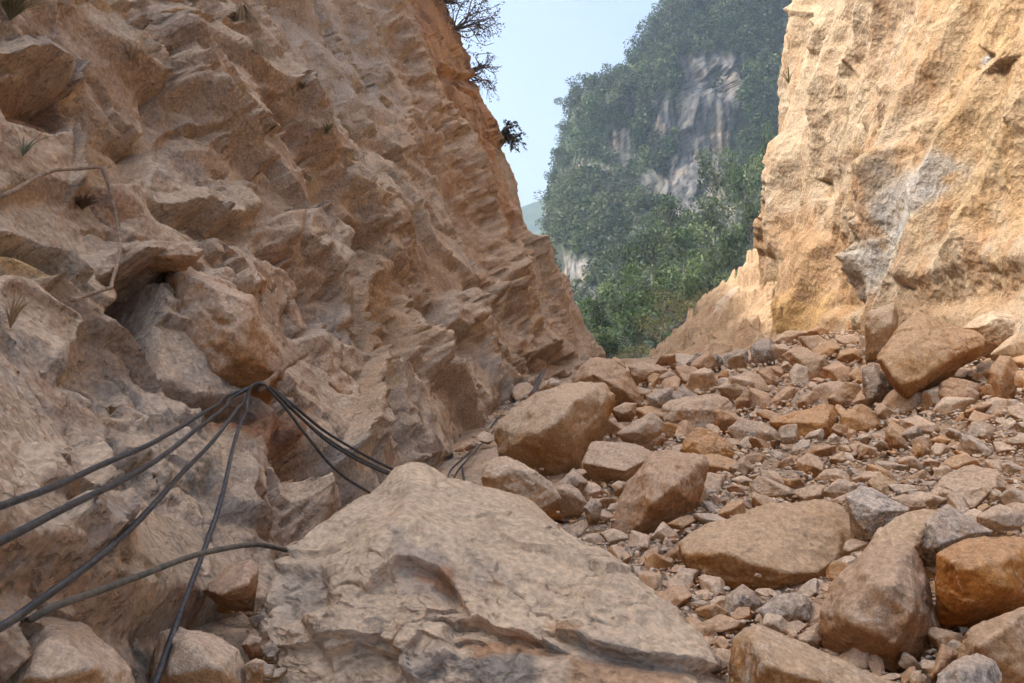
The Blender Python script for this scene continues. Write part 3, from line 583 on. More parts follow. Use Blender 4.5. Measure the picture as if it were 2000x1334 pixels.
    S.ridge([(740,-60),(800,100),(880,270),(955,430),(985,540)], .55, 120, 22)                                             # the smooth rib before it
    S.ridge([(545,205),(620,285),(700,365),(748,430)], .22, 90, 16); S.poly([(600,330),(700,385),(752,450),(760,560),(800,640),(730,600),(690,470),(620,400)], -.2, 16)
    S.ridge([(735,500),(738,640),(720,780),(690,870)], .30, 50, 10); S.poly([(745,500),(800,560),(830,680),(770,690),(745,600)], -.35, 14)
    S.poly([(372,345),(440,330),(500,350),(520,400),(480,408),(400,378)], .16, 7, (0, .15)); S.poly([(395,392),(485,420),(500,445),(420,430)], -.12, 10)
    S.poly([(545,430),(600,420),(655,465),(662,525),(640,545),(590,500),(550,470)], .30, 8); S.poly([(600,560),(650,560),(668,600),(630,640),(600,610)], -.14, 12)
    S.poly([(205,105),(300,210),(352,235),(335,300),(285,328),(195,318),(188,220)], -.20, 9, (-.10, .03), 5)               # clean earth scar
    S.ridge([(195,110),(205,200),(190,320)], .18, 40, 8, 5)
    S.poly([(30,120),(180,125),(205,190),(150,215),(50,200)], -.28, 14); S.poly([(40,60),(150,40),(210,110),(120,112),(45,118)], .16, 10)
    S.poly([(-40,380),(90,330),(250,330),(300,400),(240,470),(90,480),(-40,460)], -.10, 20)
    S.poly([(-60,462),(60,462),(130,490),(172,530),(168,560),(70,565),(-60,530)], -.17, 8, (0, .05), 5)                    # ochre plate
    S.poly([(250,515),(320,508),(332,560),(330,640),(322,720),(300,690),(290,640),(235,605),(262,560)], -1.3, 8, (0, 0), 5)  # dark cleft
    S.poly([(320,730),(420,765),(520,770),(540,800),(500,815),(420,800),(335,765)], -.35, 9, (0, 0), 5)
    S.poly([(250,478),(300,462),(370,470),(388,505),(330,512),(262,516)], .22, 6, (0, .06), 4); S.poly([(405,490),(430,495),(440,530),(418,520)], -.2, 5, (0, 0), 3)
    S.poly([(440,500),(480,500),(520,545),(512,570),(460,548),(436,530)], .12, 8)
    S.poly([(540,790),(600,840),(690,890),(735,960),(640,1010),(580,960),(540,880)], -.42, 22)                              # hollow right of the stake
    S.ridge([(520,820),(560,900),(575,1000)], .20, 70, 14); S.ridge([(455,860),(470,960),(500,1030)], .10, 60, 30)
    S.poly([(865,585),(912,575),(915,640),(870,655)], .30, 7, (.2, 0)); S.poly([(928,560),(962,550),(965,592),(930,600)], .28, 6); S.poly([(800,640),(850,650),(860,690),(815,690)], .22, 8)
    S.poly([(1048,688),(1110,680),(1118,722),(1052,722)], -.5, 8); S.ridge([(905,620),(960,700),(1010,790)], .35, 60, 20); S.ridge([(985,560),(1040,640),(1090,720)], .35, 70, 24)
    S.ridge([(760,700),(800,800),(850,890)], .32, 60, 18); S.ridge([(640,640),(700,760),(730,850)], .22, 80, 20); S.ridge([(395,230),(470,340),(560,470)], .14, 50, 14)
    S.ridge([(335,40),(370,130),(440,260)], .22, 60, 12); S.poly([(330,90),(352,85),(362,150),(345,160)], -.25, 6, (0, 0), 4); S.ridge([(470,60),(540,150),(610,290)], .28, 70, 18)
    S.poly([(0,920),(60,950),(100,1010),(60,1040),(0,1000)], .06, 14); S.ridge([(120,920),(150,1010),(155,1090)], .10, 60, 12); S.poly([(55,1060),(150,1050),(155,1100),(120,1140),(40,1110)], .10, 10)
    S.poly([(170,905),(270,880),(300,930),(250,985),(180,960)], -.12, 16); S.poly([(100,690),(200,690),(250,760),(200,800),(110,760)], -.10, 18); S.ridge([(0,560),(120,640),(230,700),(330,800)], .10, 80, 40)
    S.poly([(-160,1170),(60,1165),(300,1205),(470,1185),(545,1200),(560,1450),(-160,1450)], -.17, 30)
    for ln, h, w in (([(380,368),(430,385),(490,408)], .22, 50), ([(0,462),(70,462),(135,490),(170,528)], .16, 40), ([(40,92),(120,110),(195,130)], .25, 60), ([(600,485),(640,530),(664,562)], .25, 40), ([(250,512),(300,506),(385,512)], .2, 30), ([(545,210),(620,290),(700,370),(750,450)], .14, 60),
                     ([(395,232),(425,242),(450,236)], .15, 24), ([(790,625),(815,660),(832,700)], .3, 40), ([(865,600),(880,640),(908,650)], .3, 40), ([(925,575),(935,600),(962,594)], .25, 30), ([(1045,690),(1075,684),(1112,690)], .3, 30), ([(700,240),(740,262),(780,300)], .2, 40), ([(560,130),(610,150),(650,190)], .16, 40),
                     ([(640,560),(665,600),(690,640)], .18, 40), ([(170,900),(220,890),(280,885)], .12, 40), ([(60,960),(100,985),(150,1010)], .08, 30), ([(190,660),(240,690),(300,740)], .12, 40), ([(500,640),(540,700),(560,740)], .15, 36), ([(240,860),(300,905),(330,960)], .08, 40), ([(420,940),(450,990),(510,1030)], .1, 40)): S.lip(ln, h, w)
    yy = p[::7, 1]; pxs, pys = px[::7], py[::7]
    for k in range(40):                                                                                                   # scattered ledges and plates along the bedding
        cx, cy = rng.uniform(-40, 1130), rng.uniform(-40, 1150); m = (np.abs(pxs-cx) < 12) & (np.abs(pys-cy) < 12)
        if not m.any(): continue
        d_ = np.median(yy[m]); w = rng.uniform(14, 46); L = w*rng.uniform(.9, 2.2); a = rng.uniform(.15, 1.15); u = np.array([math.cos(a), math.sin(a)]); n_ = np.array([-u[1], u[0]])*L*rng.uniform(-.25, .25)
        if k % 4: S.lip([(cx, cy)-u*L, (cx, cy)+n_-u*L*.2, (cx, cy)+n_*.6+u*L*.4, (cx, cy)+u*L], w/FPX*d_*rng.uniform(.3, .65), w, rng.uniform(.2, .6), 4)
        else:
            q2 = np.array([-u[1], u[0]])*w*.5; u2 = u*L*.7; S.poly([(cx, cy)+u2+q2*.6, (cx, cy)+q2, (cx, cy)-u2+q2*.5, (cx, cy)-u2*.8-q2, (cx, cy)+u2*.9-q2*.8], w/FPX*d_*rng.uniform(.25, .6), 5)
    D = S.D*sstep(-7, -3, p[:, 1])
    pd = p+N*D[:, None]
    Gd = pd.reshape(*shp, 3); nn = grid_normals(Gd).reshape(-1, 3); nn = np.where((nn*N).sum(1, keepdims=True) < 0, -nn, nn)
    # colour of the rock itself: dust lies on what faces up, bare brown and grey rock on broken faces
    a = fbm(q*np.array([.35, .8, .8]), 4, 71); b = fbm(p*1.7, 4, 72); c = fbm(q*np.array([.9, 2.4, 2]), 3, 73)
    brown = np.array((.33, .222, .148)); grey = np.array((.36, .31, .26)); ochre = np.array((.43, .295, .17)); dust = np.array((.515, .40, .285))
    rock = lerp(brown, grey, sstep(-.05, .3, a)[:, None]); rock = lerp(rock, ochre, (0.75*sstep(.12, .38, b))[:, None]); rock = lerp(rock, np.array((.30, .135, .062)), (.6*sstep(.18, .42, c))[:, None])
    dm = sstep(.22, .80, nn[:, 2]+.55*b+.25*c)
    far = sstep(9, 20, p[:, 1]); dustc = lerp(dust, np.array((.49, .37, .255)), far[:, None])
    col = lerp(rock, dustc, (0.10+.82*dm)[:, None])
    def paint(pts, rgb, amt, edge=14):
        nonlocal col
        m = S.mask(pts, edge, 14)*amt; col = lerp(col, np.array(rgb), m[:, None])
    paint([(770,-60),(865,170),(960,420),(1010,470),(1010,260),(985,150),(900,-60)], (.34, .165, .075), .62, 20)
    sk = fbm(p*np.array([2.2, 2.2, .22]), 3, 78); m = S.mask([(770,-60),(865,170),(960,420),(1010,470),(1010,260),(985,150),(900,-60)], 16, 10)*sstep(.05, .25, sk)*.75; col = lerp(col, np.array((.20, .105, .06)), m[:, None]); m = S.mask([(770,-60),(865,170),(960,420),(1010,470),(1010,260),(985,150),(900,-60)], 16, 10)*sstep(-.05, -.25, sk)*.7; col = lerp(col, np.array((.47, .27, .13)), m[:, None])
    paint([(205,105),(300,210),(352,235),(335,300),(285,328),(195,318)], (.47, .31, .18), .8)
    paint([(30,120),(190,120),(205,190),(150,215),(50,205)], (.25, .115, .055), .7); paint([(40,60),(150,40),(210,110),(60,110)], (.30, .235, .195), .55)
    paint([(-60,470),(60,470),(130,495),(172,530),(168,560),(70,562),(-60,525)], (.45, .28, .11), .7, 26)
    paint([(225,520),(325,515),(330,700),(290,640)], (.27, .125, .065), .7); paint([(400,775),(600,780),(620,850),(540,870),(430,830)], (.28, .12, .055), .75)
    paint([(560,850),(740,960),(640,1010),(560,940)], (.33, .165, .075), .65, 24); paint([(735,500),(800,560),(820,680),(740,700),(700,860)], (.40, .23, .10), .55, 20)
    paint([(560,0),(760,0),(800,200),(700,260),(560,160)], (.38, .33, .28), .65, 40); paint([(620,560),(720,560),(720,650),(640,660)], (.36, .30, .25), .4, 20)
    paint([(30,1070),(150,1060),(150,1120),(70,1150)], (.36, .31, .27), .5, 20); paint([(600,330),(752,450),(760,560),(690,470)], (.30, .18, .10), .5, 16)
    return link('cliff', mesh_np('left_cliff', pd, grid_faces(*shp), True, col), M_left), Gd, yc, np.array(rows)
left_cliff, LG, LYC, LZ = build_left_cliff()
left_cliff.name = 'cliff_left'
tag(left_cliff, 'dusty brown cliff of broken rock filling the left side', kind='structure')
_lp = LG.reshape(-1, 3); _lpx, _lpy = proj(_lp); _ok = _lp[:, 1] > 1.7; _lp, _lpx, _lpy = _lp[_ok], _lpx[_ok], _lpy[_ok]
_lt = {}
for _i, _key in enumerate(zip((_lpx//16).astype(int), (_lpy//16).astype(int))):
    if -4 < _key[0] < 80 and -4 < _key[1] < 90: _lt.setdefault(_key, []).append(_i)
_lt = {k_: np.array(v_) for k_, v_ in _lt.items()}
def on_left(px, py, out=0.0, win=5):
    """the point of the left cliff seen at a place of the photograph"""
    a, b, m = int(px//16), int(py//16), 1+int(win//16); near_ = [_lt[(i, j)] for i in range(a-m, a+m+1) for j in range(b-m, b+m+1) if (i, j) in _lt]
    if not near_: return P(px, py, 4.0)
    near_ = np.concatenate(near_); d2 = (_lpx[near_]-px)**2+(_lpy[near_]-py)**2; k = near_[d2 < max(d2.min()+25, win*win)]
    q = _lp[k[np.argmin(_lp[k, 1])]]; return P(px, py, q[1]-out)

# ------------------------------------------------------------------ right cliff
M_right = cliff_material('right_cliff_rock', (0.2, 0.3, 0.0), (1.5, 1.5, 0.9), 0.8)
RY = [1, 8, 10.5, 15, 19, 24, 26, 30, 36]
_r24 = [(.5, 7.1), (2.2, 7.55), (4.3, 7.75), (5.4, 8.0), (12.3, 8.96), (24, 11)]
RP = [[(.5, 7.4), (2, 7.7), (5, 8.2), (9, 9), (24, 12.5)], [(.5, 6.9), (2, 7.1), (5, 7.6), (9, 8.4), (24, 12)], [(.5, 6.6), (1.9, 6.8), (4, 7.1), (6, 7.6), (9, 8.3), (24, 12)], [(.5, 6.8), (1.8, 6.95), (4, 7.0), (6, 7.3), (9, 8), (24, 11.5)],
      [(.5, 7.0), (1.85, 7.15), (5, 7.4), (10, 8.0), (24, 11)], _r24, [(z, x+.9) for z, x in _r24], [(z, x+5) for z, x in _r24], [(z, x+14) for z, x in _r24]]
def build_right_cliff():
    yc = np.concatenate([np.linspace(1, 9.5, 20), warp_cols(9.8, 27.0, 430, 4000, 60), [28, 30, 33, 36]])
    t = np.linspace(0, 1, 350); up = np.linspace(0, 1, 20)[1:]; rows = []
    for y in yc:
        zv = max(6.0, 1.75+0.46*y+0.9); rows.append(np.concatenate([.5+(zv-.5)*t, zv+(24-zv)*up**1.5]))
    G = sheet(RY, RP, yc, np.array(rows)); shp = G.shape[:2]
    N = grid_normals(G); N = np.where((N[..., :1] > 0), -N, N).reshape(-1, 3); p = G.reshape(-1, 3).astype(np.float32); px, py = proj(p)
    wob = np.stack([fbm(p*1.4, 3, 140), fbm(p*1.4, 3, 141)], 0); S = Sculpt(px, py, (wob[0]*2.5, wob[1]*2.5))
    pw = p+0.2*np.stack([wob[0], wob[1], wob[0]*wob[1]], 1); pv = pw.copy(); pv[:, 1] += .28*pw[:, 2]; pv[:, 0] -= .1*pw[:, 2]
    f1 = plates(pv/np.array([1.7, 1.5, 5.5])+3, 111, .85, .75); g1 = plates(pv/np.array([1.1, .9, 3.2])+8, 114, .85, .75); f2 = plates(pv/np.array([.5, .45, 1.2])+7, 112, .85, .75); f3 = plates(pw/np.array([.2, .2, .3]), 113, .8, .75); f4 = plates(p/np.array([.09, .09, .12]), 115, .8, .9)
    rough = .2+.9*sstep(-.2, .3, fbm(p*.5, 3, 155)); ra = sstep(-.1, .25, fbm(p*.9, 3, 156))
    D = -.95*(f1-.2)-.62*(g1-.2)-.26*(f2-.2)*rough-.06*f3*rough-.03*f4*(.3+ra)+.12*fbm(p*np.array([.8, .8, .3]), 4, 161)+.07*fbm(p*np.array([2.0, 2.0, .35]), 3, 164)+.05*fbm(p*5, 4, 162, .6)*(.4+ra)+.008*fbm(p*25, 2, 163)
    S.D = D.astype(np.float32)
    S.poly([(1730,330),(1800,250),(1900,150),(2200,0),(2200,700),(1690,700),(1690,560),(1705,450)], .55, 22, (0, .06), 12)   # the forward mass on the right
    S.poly([(1700,180),(1765,190),(1745,290),(1705,420),(1695,600),(1600,612),(1588,450),(1600,352),(1650,287)], -.24, 16, (.22, 0), 6)
    S.ridge([(1760,180),(1740,300),(1700,400)], .28, 40, 26); S.poly([(1655,440),(1715,440),(1700,530),(1665,520)], .22, 14, (.1, -.1), 4)
    S.ridge([(1705,500),(1690,580),(1672,630)], .4, 14, 26, 6); S.poly([(1800,540),(1900,480),(2100,460),(2100,560),(1960,560),(1860,590)], .14, 26); S.poly([(1830,560),(1950,530),(2100,530),(2100,620),(1850,610)], -.16, 20)
    S.poly([(1580,350),(1592,350),(1590,385),(1578,385)], -.3, 4, (0, 0), 2); S.ridge([(1530,280),(1520,400),(1505,480)], .3, 30, 20, 6)
    S.poly([(1640,120),(1650,150),(1638,170),(1632,150)], -.15, 4, (0, 0), 2); S.poly([(1880,80),(1905,95),(1900,125),(1885,115)], -.18, 6, (0, 0), 3); S.ridge([(1560,20),(1585,50),(1570,90)], .2, 14, 14, 4)
    pd = p+N*S.D[:, None]
    a = fbm(p*.7, 4, 171); b = fbm(p*np.array([2.2, 2.2, .7]), 4, 172); c = fbm(p*3.5, 3, 173)
    cream = np.array((.42, .338, .245)); och = np.array((.41, .30, .18)); tan = np.array((.36, .262, .175)); grey = np.array((.33, .315, .29))
    col = lerp(cream, tan, sstep(-.15, .3, a)[:, None]); col = lerp(col, och, (.75*sstep(-.05, .3, b))[:, None]); col = lerp(col, np.array((.36, .215, .115)), (.7*sstep(.05, .3, fbm(p*np.array([3.0, 3.0, .45]), 3, 174)))[:, None]); col = lerp(col, np.array((.38, .215, .10)), (.5*sstep(.12, .4, c))[:, None])
    def paint(pts, rgb, amt, edge=25, br=None):
        nonlocal col
        m = S.mask(pts, edge, 22)*amt
        if br is not None: m = m*sstep(br-.15, br+.15, b+.6*c)
        col = lerp(col, np.array(rgb), m[:, None])
    paint([(1540,-40),(1700,-40),(1720,180),(1640,300),(1560,420),(1530,300)], (.45, .36, .25), .6, 50); paint([(1800,-40),(2100,-40),(2100,480),(1850,430),(1780,280)], (.43, .295, .15), .5, 60)
    paint([(1740,430),(1760,330),(1850,300),(1905,330),(1860,420),(1790,480),(1720,570),(1690,600),(1700,520)], (.37, .35, .315), .8, 22, -.3); paint([(1760,400),(1830,340),(1890,330),(1840,420),(1740,500),(1705,560)], (.36, .36, .355), .7, 18, .02)
    paint([(1880,75),(1910,90),(1905,130),(1885,120)], (.42, .42, .42), .8, 6); paint([(1500,430),(1600,430),(1660,600),(1600,680),(1500,650)], (.37, .225, .115), .65, 40); paint([(1700,600),(2100,540),(2100,720),(1680,720)], (.37, .255, .155), .7, 40)
    paint([(1660,290),(1720,190),(1730,270),(1640,390)], (.37, .215, .105), .6, 20); paint([(1530,590),(1590,570),(1590,680),(1490,690)], (.55, .36, .15), .6, 20)
    return link('cliff_right', mesh_np('right_cliff', pd, grid_faces(*shp), True, col), M_right), pd.reshape(*shp, 3)
right_cliff, RG = build_right_cliff()
tag(right_cliff, 'pale yellow cliff face filling the right side', kind='structure')
_rp = RG.reshape(-1, 3); _rpx, _rpy = proj(_rp)
def on_right(px, py, out=0.0):
    d2 = (_rpx-px)**2+(_rpy-py)**2; k = np.nonzero(d2 < d2.min()+36)[0]; q = _rp[k[np.argmin(_rp[k, 1])]]; return P(px, py, q[1]-out)

def silhouette_left(py):
    m = (np.abs(_lpy-py) < 6) & (_lp[:, 1] > 15); k = np.nonzero(m)[0][np.argmax(_lpx[m])]; return _lpx[k], _lp[k, 1]
def build_talus():
    xs = np.linspace(3.0, 14, 200); ys = np.concatenate([np.linspace(17, 28, 160), np.linspace(28.2, 40, 30)])
    X, Y = np.meshgrid(xs, ys, indexing='ij'); p = np.stack([X.ravel(), Y.ravel(), np.zeros(X.size)], 1)
    rise = np.maximum(p[:, 0]-4.6-.25*fbm(p*.8, 3, 201), 0)
    z = ground_z(p[:, 0], p[:, 1])*.0+.92+.97*rise*sstep(16.5, 25, p[:, 1]+1.2*fbm(p*.5, 2, 7))-np.maximum(p[:, 1]-27.2-.8*fbm(p*.7, 3, 9), 0)*.9
    z = np.minimum(z, 9)-.3*sstep(20, 17.5, p[:, 1])
    p[:, 2] = z; f1, _ = facets(p/np.array([1.1, 1.3, 1.0]), 205, .8); f2, _ = facets(p*2.6, 206, .8)
    p[:, 2] += .55*f1*sstep(0, 1.5, rise)-.35*plates(p/np.array([.8, .9, .8]), 212, .8, .7)*sstep(0, 1.2, rise)+.16*f2-.12*plates(p*3.5, 213, .8, .7)+.12*fbm(p*1.5, 4, 207)+.04*fbm(p*8, 3, 208)
    b = fbm(p*1.2, 4, 210); c = fbm(p*3, 3, 211)
    col = lerp(np.array((.48, .345, .215)), np.array((.40, .265, .16)), sstep(-.2, .25, b)[:, None]); col = lerp(col, np.array((.53, .40, .24)), (.8*sstep(.05, .3, c)*sstep(1.0, 2.4, rise))[:, None])
    tag(link('dirt_slope', mesh_np('dirt_slope', p, grid_faces(len(xs), len(ys)), True, col), M_right), 'sunlit slope of yellow earth running down to the rubble crest', kind='structure')
build_talus()
# ------------------------------------------------------------------ place the boulders
def boulder(label, outline, d, tint, bare, opt, idx):
    a = np.asarray(outline, float); size = max(np.ptp(a[:, 0]), np.ptp(a[:, 1]))
    lev = 6 if size > 115 else 5 if size > 40 else 4
    pts = rock_points(outline, d, opt.get('tilt', .3), opt.get('tk', .75), opt.get('front'), opt.get('foot', True))
    c, me = rock_mesh('boulder', pts, lev, 100+idx, p=260, chips=2)
    o = link('boulder' if size > 70 else 'stone', me, M_rock); o.location = c; o.color = (*tint, bare)
    return tag(o, label, 'boulder' if size > 70 else 'stone')
for k, b in enumerate(BOULDERS): boulder(*b, k)
for k, (lb, o, d, t, b) in enumerate([('pale knobbly outcrop on the sunlit dirt slope', [(1388,625),(1398,592),(1424,566),(1450,554),(1464,574),(1454,612),(1432,645),(1400,655)], 24.6, (.50,.43,.33), .25),
        ('tan rock half buried low on the dirt slope', [(1352,668),(1368,650),(1392,655),(1396,678),(1370,686)], 23.0, (.47,.34,.215), .15), ('rounded tan rock at the right foot of the dirt slope', [(1440,655),(1456,628),(1482,632),(1490,660),(1466,674)], 21.5, (.48,.35,.22), .15)]): boulder(lb, o, d, t, b, dict(chips=2), 300+k)

# ------------------------------------------------------------------ the giant boulder in the foreground
M_giant = cliff_material('giant_boulder_rock', (0.3, 0.5, 0.4), (1.0, 1.6, 2.6), 0.35)
def build_giant():
    fr = [(505,1078,3.15),(560,1040,3.3),(650,977,3.55),(720,953,3.7),(800,910,3.95),(870,910,4.05),(930,925,4.05),(1000,947,3.95),(1060,985,3.8),(1150,1030,3.55),(1230,1075,3.3),(1318,1124,3.05),(1384,1184,2.85),(1450,1256,2.6),(1470,1345,2.5),
          (502,1160,3.0),(510,1240,2.85),(528,1330,2.7),(545,1450,2.6),(690,1090,2.98),(790,1025,3.1),(890,1075,2.95),(1000,1085,2.93),(1100,1110,2.84),(1240,1165,2.7),(905,1200,2.74),(1050,1190,2.7),(1160,1225,2.6),(1345,1255,2.5),(650,1250,2.74),(950,1340,2.6),(1200,1340,2.48),(1400,1350,2.42)]
    pts = [P(*q) for q in fr]+[np.array(q) for q in ((-.95, 2.7, .05), (-.2, 2.35, .05), (.7, 2.3, .05), (.9, 2.7, .1), (-.95, 3.5, .1), (-.6, 4.3, .25), (.0, 4.9, .3), (.6, 4.3, .2), (1.0, 3.2, .1), (-.3, 4.7, .75), (.0, 4.6, .7))]
    pts = np.array(pts); c = np.array([-.1, 3.25, .5]); half = np.ptp(pts, axis=0)/2; q = (pts-c)/half
    pl = hull_planes(q); N_ = np.array([a for a, _ in pl]); D_ = np.array([max(b, .05) for _, b in pl]); v, f = ico(8); p_ = 26
    x = v/(((np.maximum(v@N_.T, 0)/D_)**p_).sum(1)**(1/p_))[:, None]; w = (x*half+c).astype(np.float32)
    acc = np.zeros_like(w); fn = np.cross(w[f[:, 1]]-w[f[:, 0]], w[f[:, 2]]-w[f[:, 0]])
    def vnorm(w):
        fn = np.cross(w[f[:, 1]]-w[f[:, 0]], w[f[:, 2]]-w[f[:, 0]]); acc = np.zeros_like(w)
        for k in range(3):
            for j in range(3): acc[:, j] += np.bincount(f[:, k], fn[:, j], len(w))
        return acc/np.maximum(np.linalg.norm(acc, axis=1, keepdims=True), 1e-9)
    N = vnorm(w); px, py = proj(w); px = np.where((N[:, 1] > .25), -5000, px)
    wob = np.stack([fbm(w*4, 3, 340), fbm(w*4, 3, 341)], 0); S = Sculpt(px, py, (wob[0]*2.5, wob[1]*2.5))
    e1 = np.array([.75, -.45, -.48]); e1 /= np.linalg.norm(e1); e2 = np.cross([0.2, .3, 1], e1); e2 /= np.linalg.norm(e2); e3 = np.cross(e1, e2)
    g = np.stack([w@e1, w@e2, w@e3], 1)+.12*np.stack([wob[0], wob[1], wob[0]], 1)
    f1, _ = facets(g/np.array([.62, .42, .45]), 311, .4); f2, _ = facets(g/np.array([.22, .12, .14])+3, 312, .8); f3, _ = facets(g/np.array([.075, .045, .05])+3, 313, .8)
    low = sstep(960, 1200, py); rough = lerp(.22, 1.0, low)*(.5+.8*sstep(-.2, .3, fbm(w*1.6, 3, 355)))
    S.D = (.055*f1*(.25+.75*low)+.014*f2*rough+.006*f3*rough-.10*plates(g/np.array([.7, .5, .5])+7, 315, .8, .7)*(.4+.8*low)-.025*plates(g/np.array([.17, .11, .12]), 316, .8, .7)*rough-.009*plates(g/np.array([.05, .035, .04]), 317, .8, .9)*rough+.05*fbm(w*2.2, 4, 361)-.03*np.clip(1-facets(g/np.array([.3, .16, .2])+3, 318, .5)[1]/.05, 0, 1)*sstep(.0, .25, fbm(w*1.8, 2, 97))+.018*fbm(w*11, 4, 362, .6)*rough+.003*fbm(w*60, 2, 363)).astype(np.float32)
    for ln, h, w_ in (([(745,1130),(775,1100),(800,1098),(850,1104),(880,1128),(892,1150)], .06, 70), ([(890,1205),(930,1200),(965,1222),(1020,1232),(1062,1250)], .07, 60), ([(1110,1232),(1180,1258),(1260,1268),(1330,1272),(1410,1290)], .07, 70), ([(560,1065),(620,1050),(680,1020)], .04, 36), ([(640,1270),(700,1250),(770,1270)], .05, 40), ([(1085,1100),(1130,1112),(1160,1130)], .03, 24)): S.lip(ln, h, w_, .3, 2)
    S.ridge([(800,935),(790,1020),(740,1080),(690,1160)], .05, 90, 50, 8); S.poly([(560,1060),(640,1010),(700,1010),(640,1060)], -.04, 14); S.poly([(850,940),(900,950),(880,965),(845,955)], -.04, 7, (0, 0), 4)
    S.poly([(530,1110),(620,1100),(650,1180),(590,1230),(530,1200)], -.05, 18); S.poly([(600,1210),(680,1190),(720,1260),(640,1300)], .05, 14); S.poly([(780,1220),(870,1200),(890,1270),(830,1330),(770,1290)], .05, 12)
    S.poly([(1120,1000),(1180,1040),(1150,1050),(1100,1015)], -.03, 7); S.poly([(1080,1090),(1140,1110),(1120,1125),(1075,1105)], -.035, 6)
    w2 = w+N*S.D[:, None]; nn = vnorm(w2)
    a = fbm(g*3, 4, 371); b = fbm(w*5, 4, 372); cc = fbm(w*12, 3, 373)
    col = lerp(np.array((.46, .32, .22)), np.array((.34, .295, .25)), sstep(-.05, .25, a+.3*cc)[:, None]); col = lerp(col, np.array((.36, .18, .085)), (.5*sstep(.15, .4, b))[:, None])
    dm = sstep(.0, .55, nn[:, 2]+.55*b+.25*cc); col = lerp(col, np.array((.505, .39, .275)), (.2+.8*dm)[:, None])
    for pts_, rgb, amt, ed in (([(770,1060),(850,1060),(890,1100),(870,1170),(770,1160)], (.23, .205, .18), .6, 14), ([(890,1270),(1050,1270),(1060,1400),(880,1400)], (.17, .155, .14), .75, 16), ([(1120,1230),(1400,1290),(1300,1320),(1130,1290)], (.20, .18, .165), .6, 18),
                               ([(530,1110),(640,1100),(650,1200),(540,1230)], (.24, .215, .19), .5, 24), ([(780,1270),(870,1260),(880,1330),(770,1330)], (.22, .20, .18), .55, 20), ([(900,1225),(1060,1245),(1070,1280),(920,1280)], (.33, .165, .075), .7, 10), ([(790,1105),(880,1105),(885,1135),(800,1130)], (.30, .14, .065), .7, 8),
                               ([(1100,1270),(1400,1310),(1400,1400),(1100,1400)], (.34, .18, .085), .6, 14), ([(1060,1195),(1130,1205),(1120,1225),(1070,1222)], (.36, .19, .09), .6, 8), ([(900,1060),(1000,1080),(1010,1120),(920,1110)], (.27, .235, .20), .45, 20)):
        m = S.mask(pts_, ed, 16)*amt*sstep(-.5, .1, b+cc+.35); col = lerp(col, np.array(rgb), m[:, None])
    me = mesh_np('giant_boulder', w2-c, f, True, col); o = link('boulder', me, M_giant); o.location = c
    tag(o, 'giant dusty foreground boulder with dark grey hollows in its lower face', 'boulder')
build_giant()

# ------------------------------------------------------------------ blocks standing out of the left cliff: parts of it
def cliff_block(outline, d, tint, bare, front=None, tilt=.2, tk=.7, idx=0, lev=6):
    c, me = rock_mesh('block', rock_points(outline, d, tilt, tk, front), lev, 700+idx, p=260, chips=1, rough=1.5)
    o = link('block', me, M_rock, left_cliff); o.location = c; o.color = (*tint, bare); return o
_d = on_left(420, 640)[1]
blk = cliff_block([(322,520),(345,504),(430,545),(500,575),(520,640),(512,690),(560,708),(556,740),(505,764),(430,757),(330,737),(325,660),(335,600)], _d-.12, (.50,.365,.26), .05, [(345,520,.1),(430,570,.22),(490,600,.2),(480,700,.32),(420,735,.3),(340,720,.2),(340,620,.2),(520,720,.22)], idx=1)
blk['label'] = 'cracked dusty block jutting over a dark undercut'
for k, (o, out, t, b) in enumerate([([(615,700),(650,690),(658,740),(640,770),(612,745)], .05, (.47,.34,.24), .1), ([(640,745),(668,735),(690,760),(684,800),(652,790)], .05, (.47,.34,.24), .1),
        ([(252,490),(300,468),(368,474),(388,500),(330,512),(268,514)], .12, (.49,.355,.25), .05), ([(440,505),(482,500),(522,548),(512,572),(462,550)], .06, (.48,.345,.245), .06), ([(540,590),(575,580),(600,640),(590,690),(552,660)], .05, (.46,.33,.23), .1)]):
    c_ = np.mean(np.asarray(o, float), 0); cliff_block(o, on_left(c_[0], c_[1])[1]-out*.4+.1, t, b, idx=10+k, lev=5)

# ------------------------------------------------------------------ loose stones and gravel
def small_rock(level, seed):
    r_ = np.random.default_rng(seed); v, f = ico(level); sc = np.array([1, r_.uniform(.6, .95), r_.uniform(.45, .75)])
    N = r_.normal(size=(13, 3)); N /= np.linalg.norm(N, axis=1, keepdims=True); D = r_.uniform(.5, .95, 13)
    x = v/(((np.maximum(v@N.T, 0)/D)**140).sum(1)**(1/140))[:, None]; x = np.clip(x, -1.15, 1.15)*sc
    x = x*(1-.10*plates(x*1.8+seed, seed, .7)+.02*fbm(x*5+seed, 2, seed))[:, None]
    return x/np.abs(x[:, 0]).max(), f
stone_meshes = [mesh_np('stone', *small_rock(4, 900+k), True) for k in range(12)]
for me in stone_meshes: me.materials.append(M_rock)
RUB = [(1085,985),(1130,925),(1190,820),(1230,715),(1330,715),(1500,690),(1555,650),(1700,625),(1760,640),(1880,650),(2060,640),(2060,1400),(1480,1400),(1420,1330),(1360,1245),(1280,1180),(1190,1120),(1110,1050)]
GUL = [(1005,745),(1060,722),(1115,735),(1100,755),(1040,775),(990,810),(940,870),(900,905),(880,905),(930,850),(985,790)]; NOT = [(440,1185),(500,1170),(530,1250),(550,1330),(480,1350),(470,1260)]
OUT = [(np.asarray(o, float), d) for _, o, d, *_ in BOULDERS]
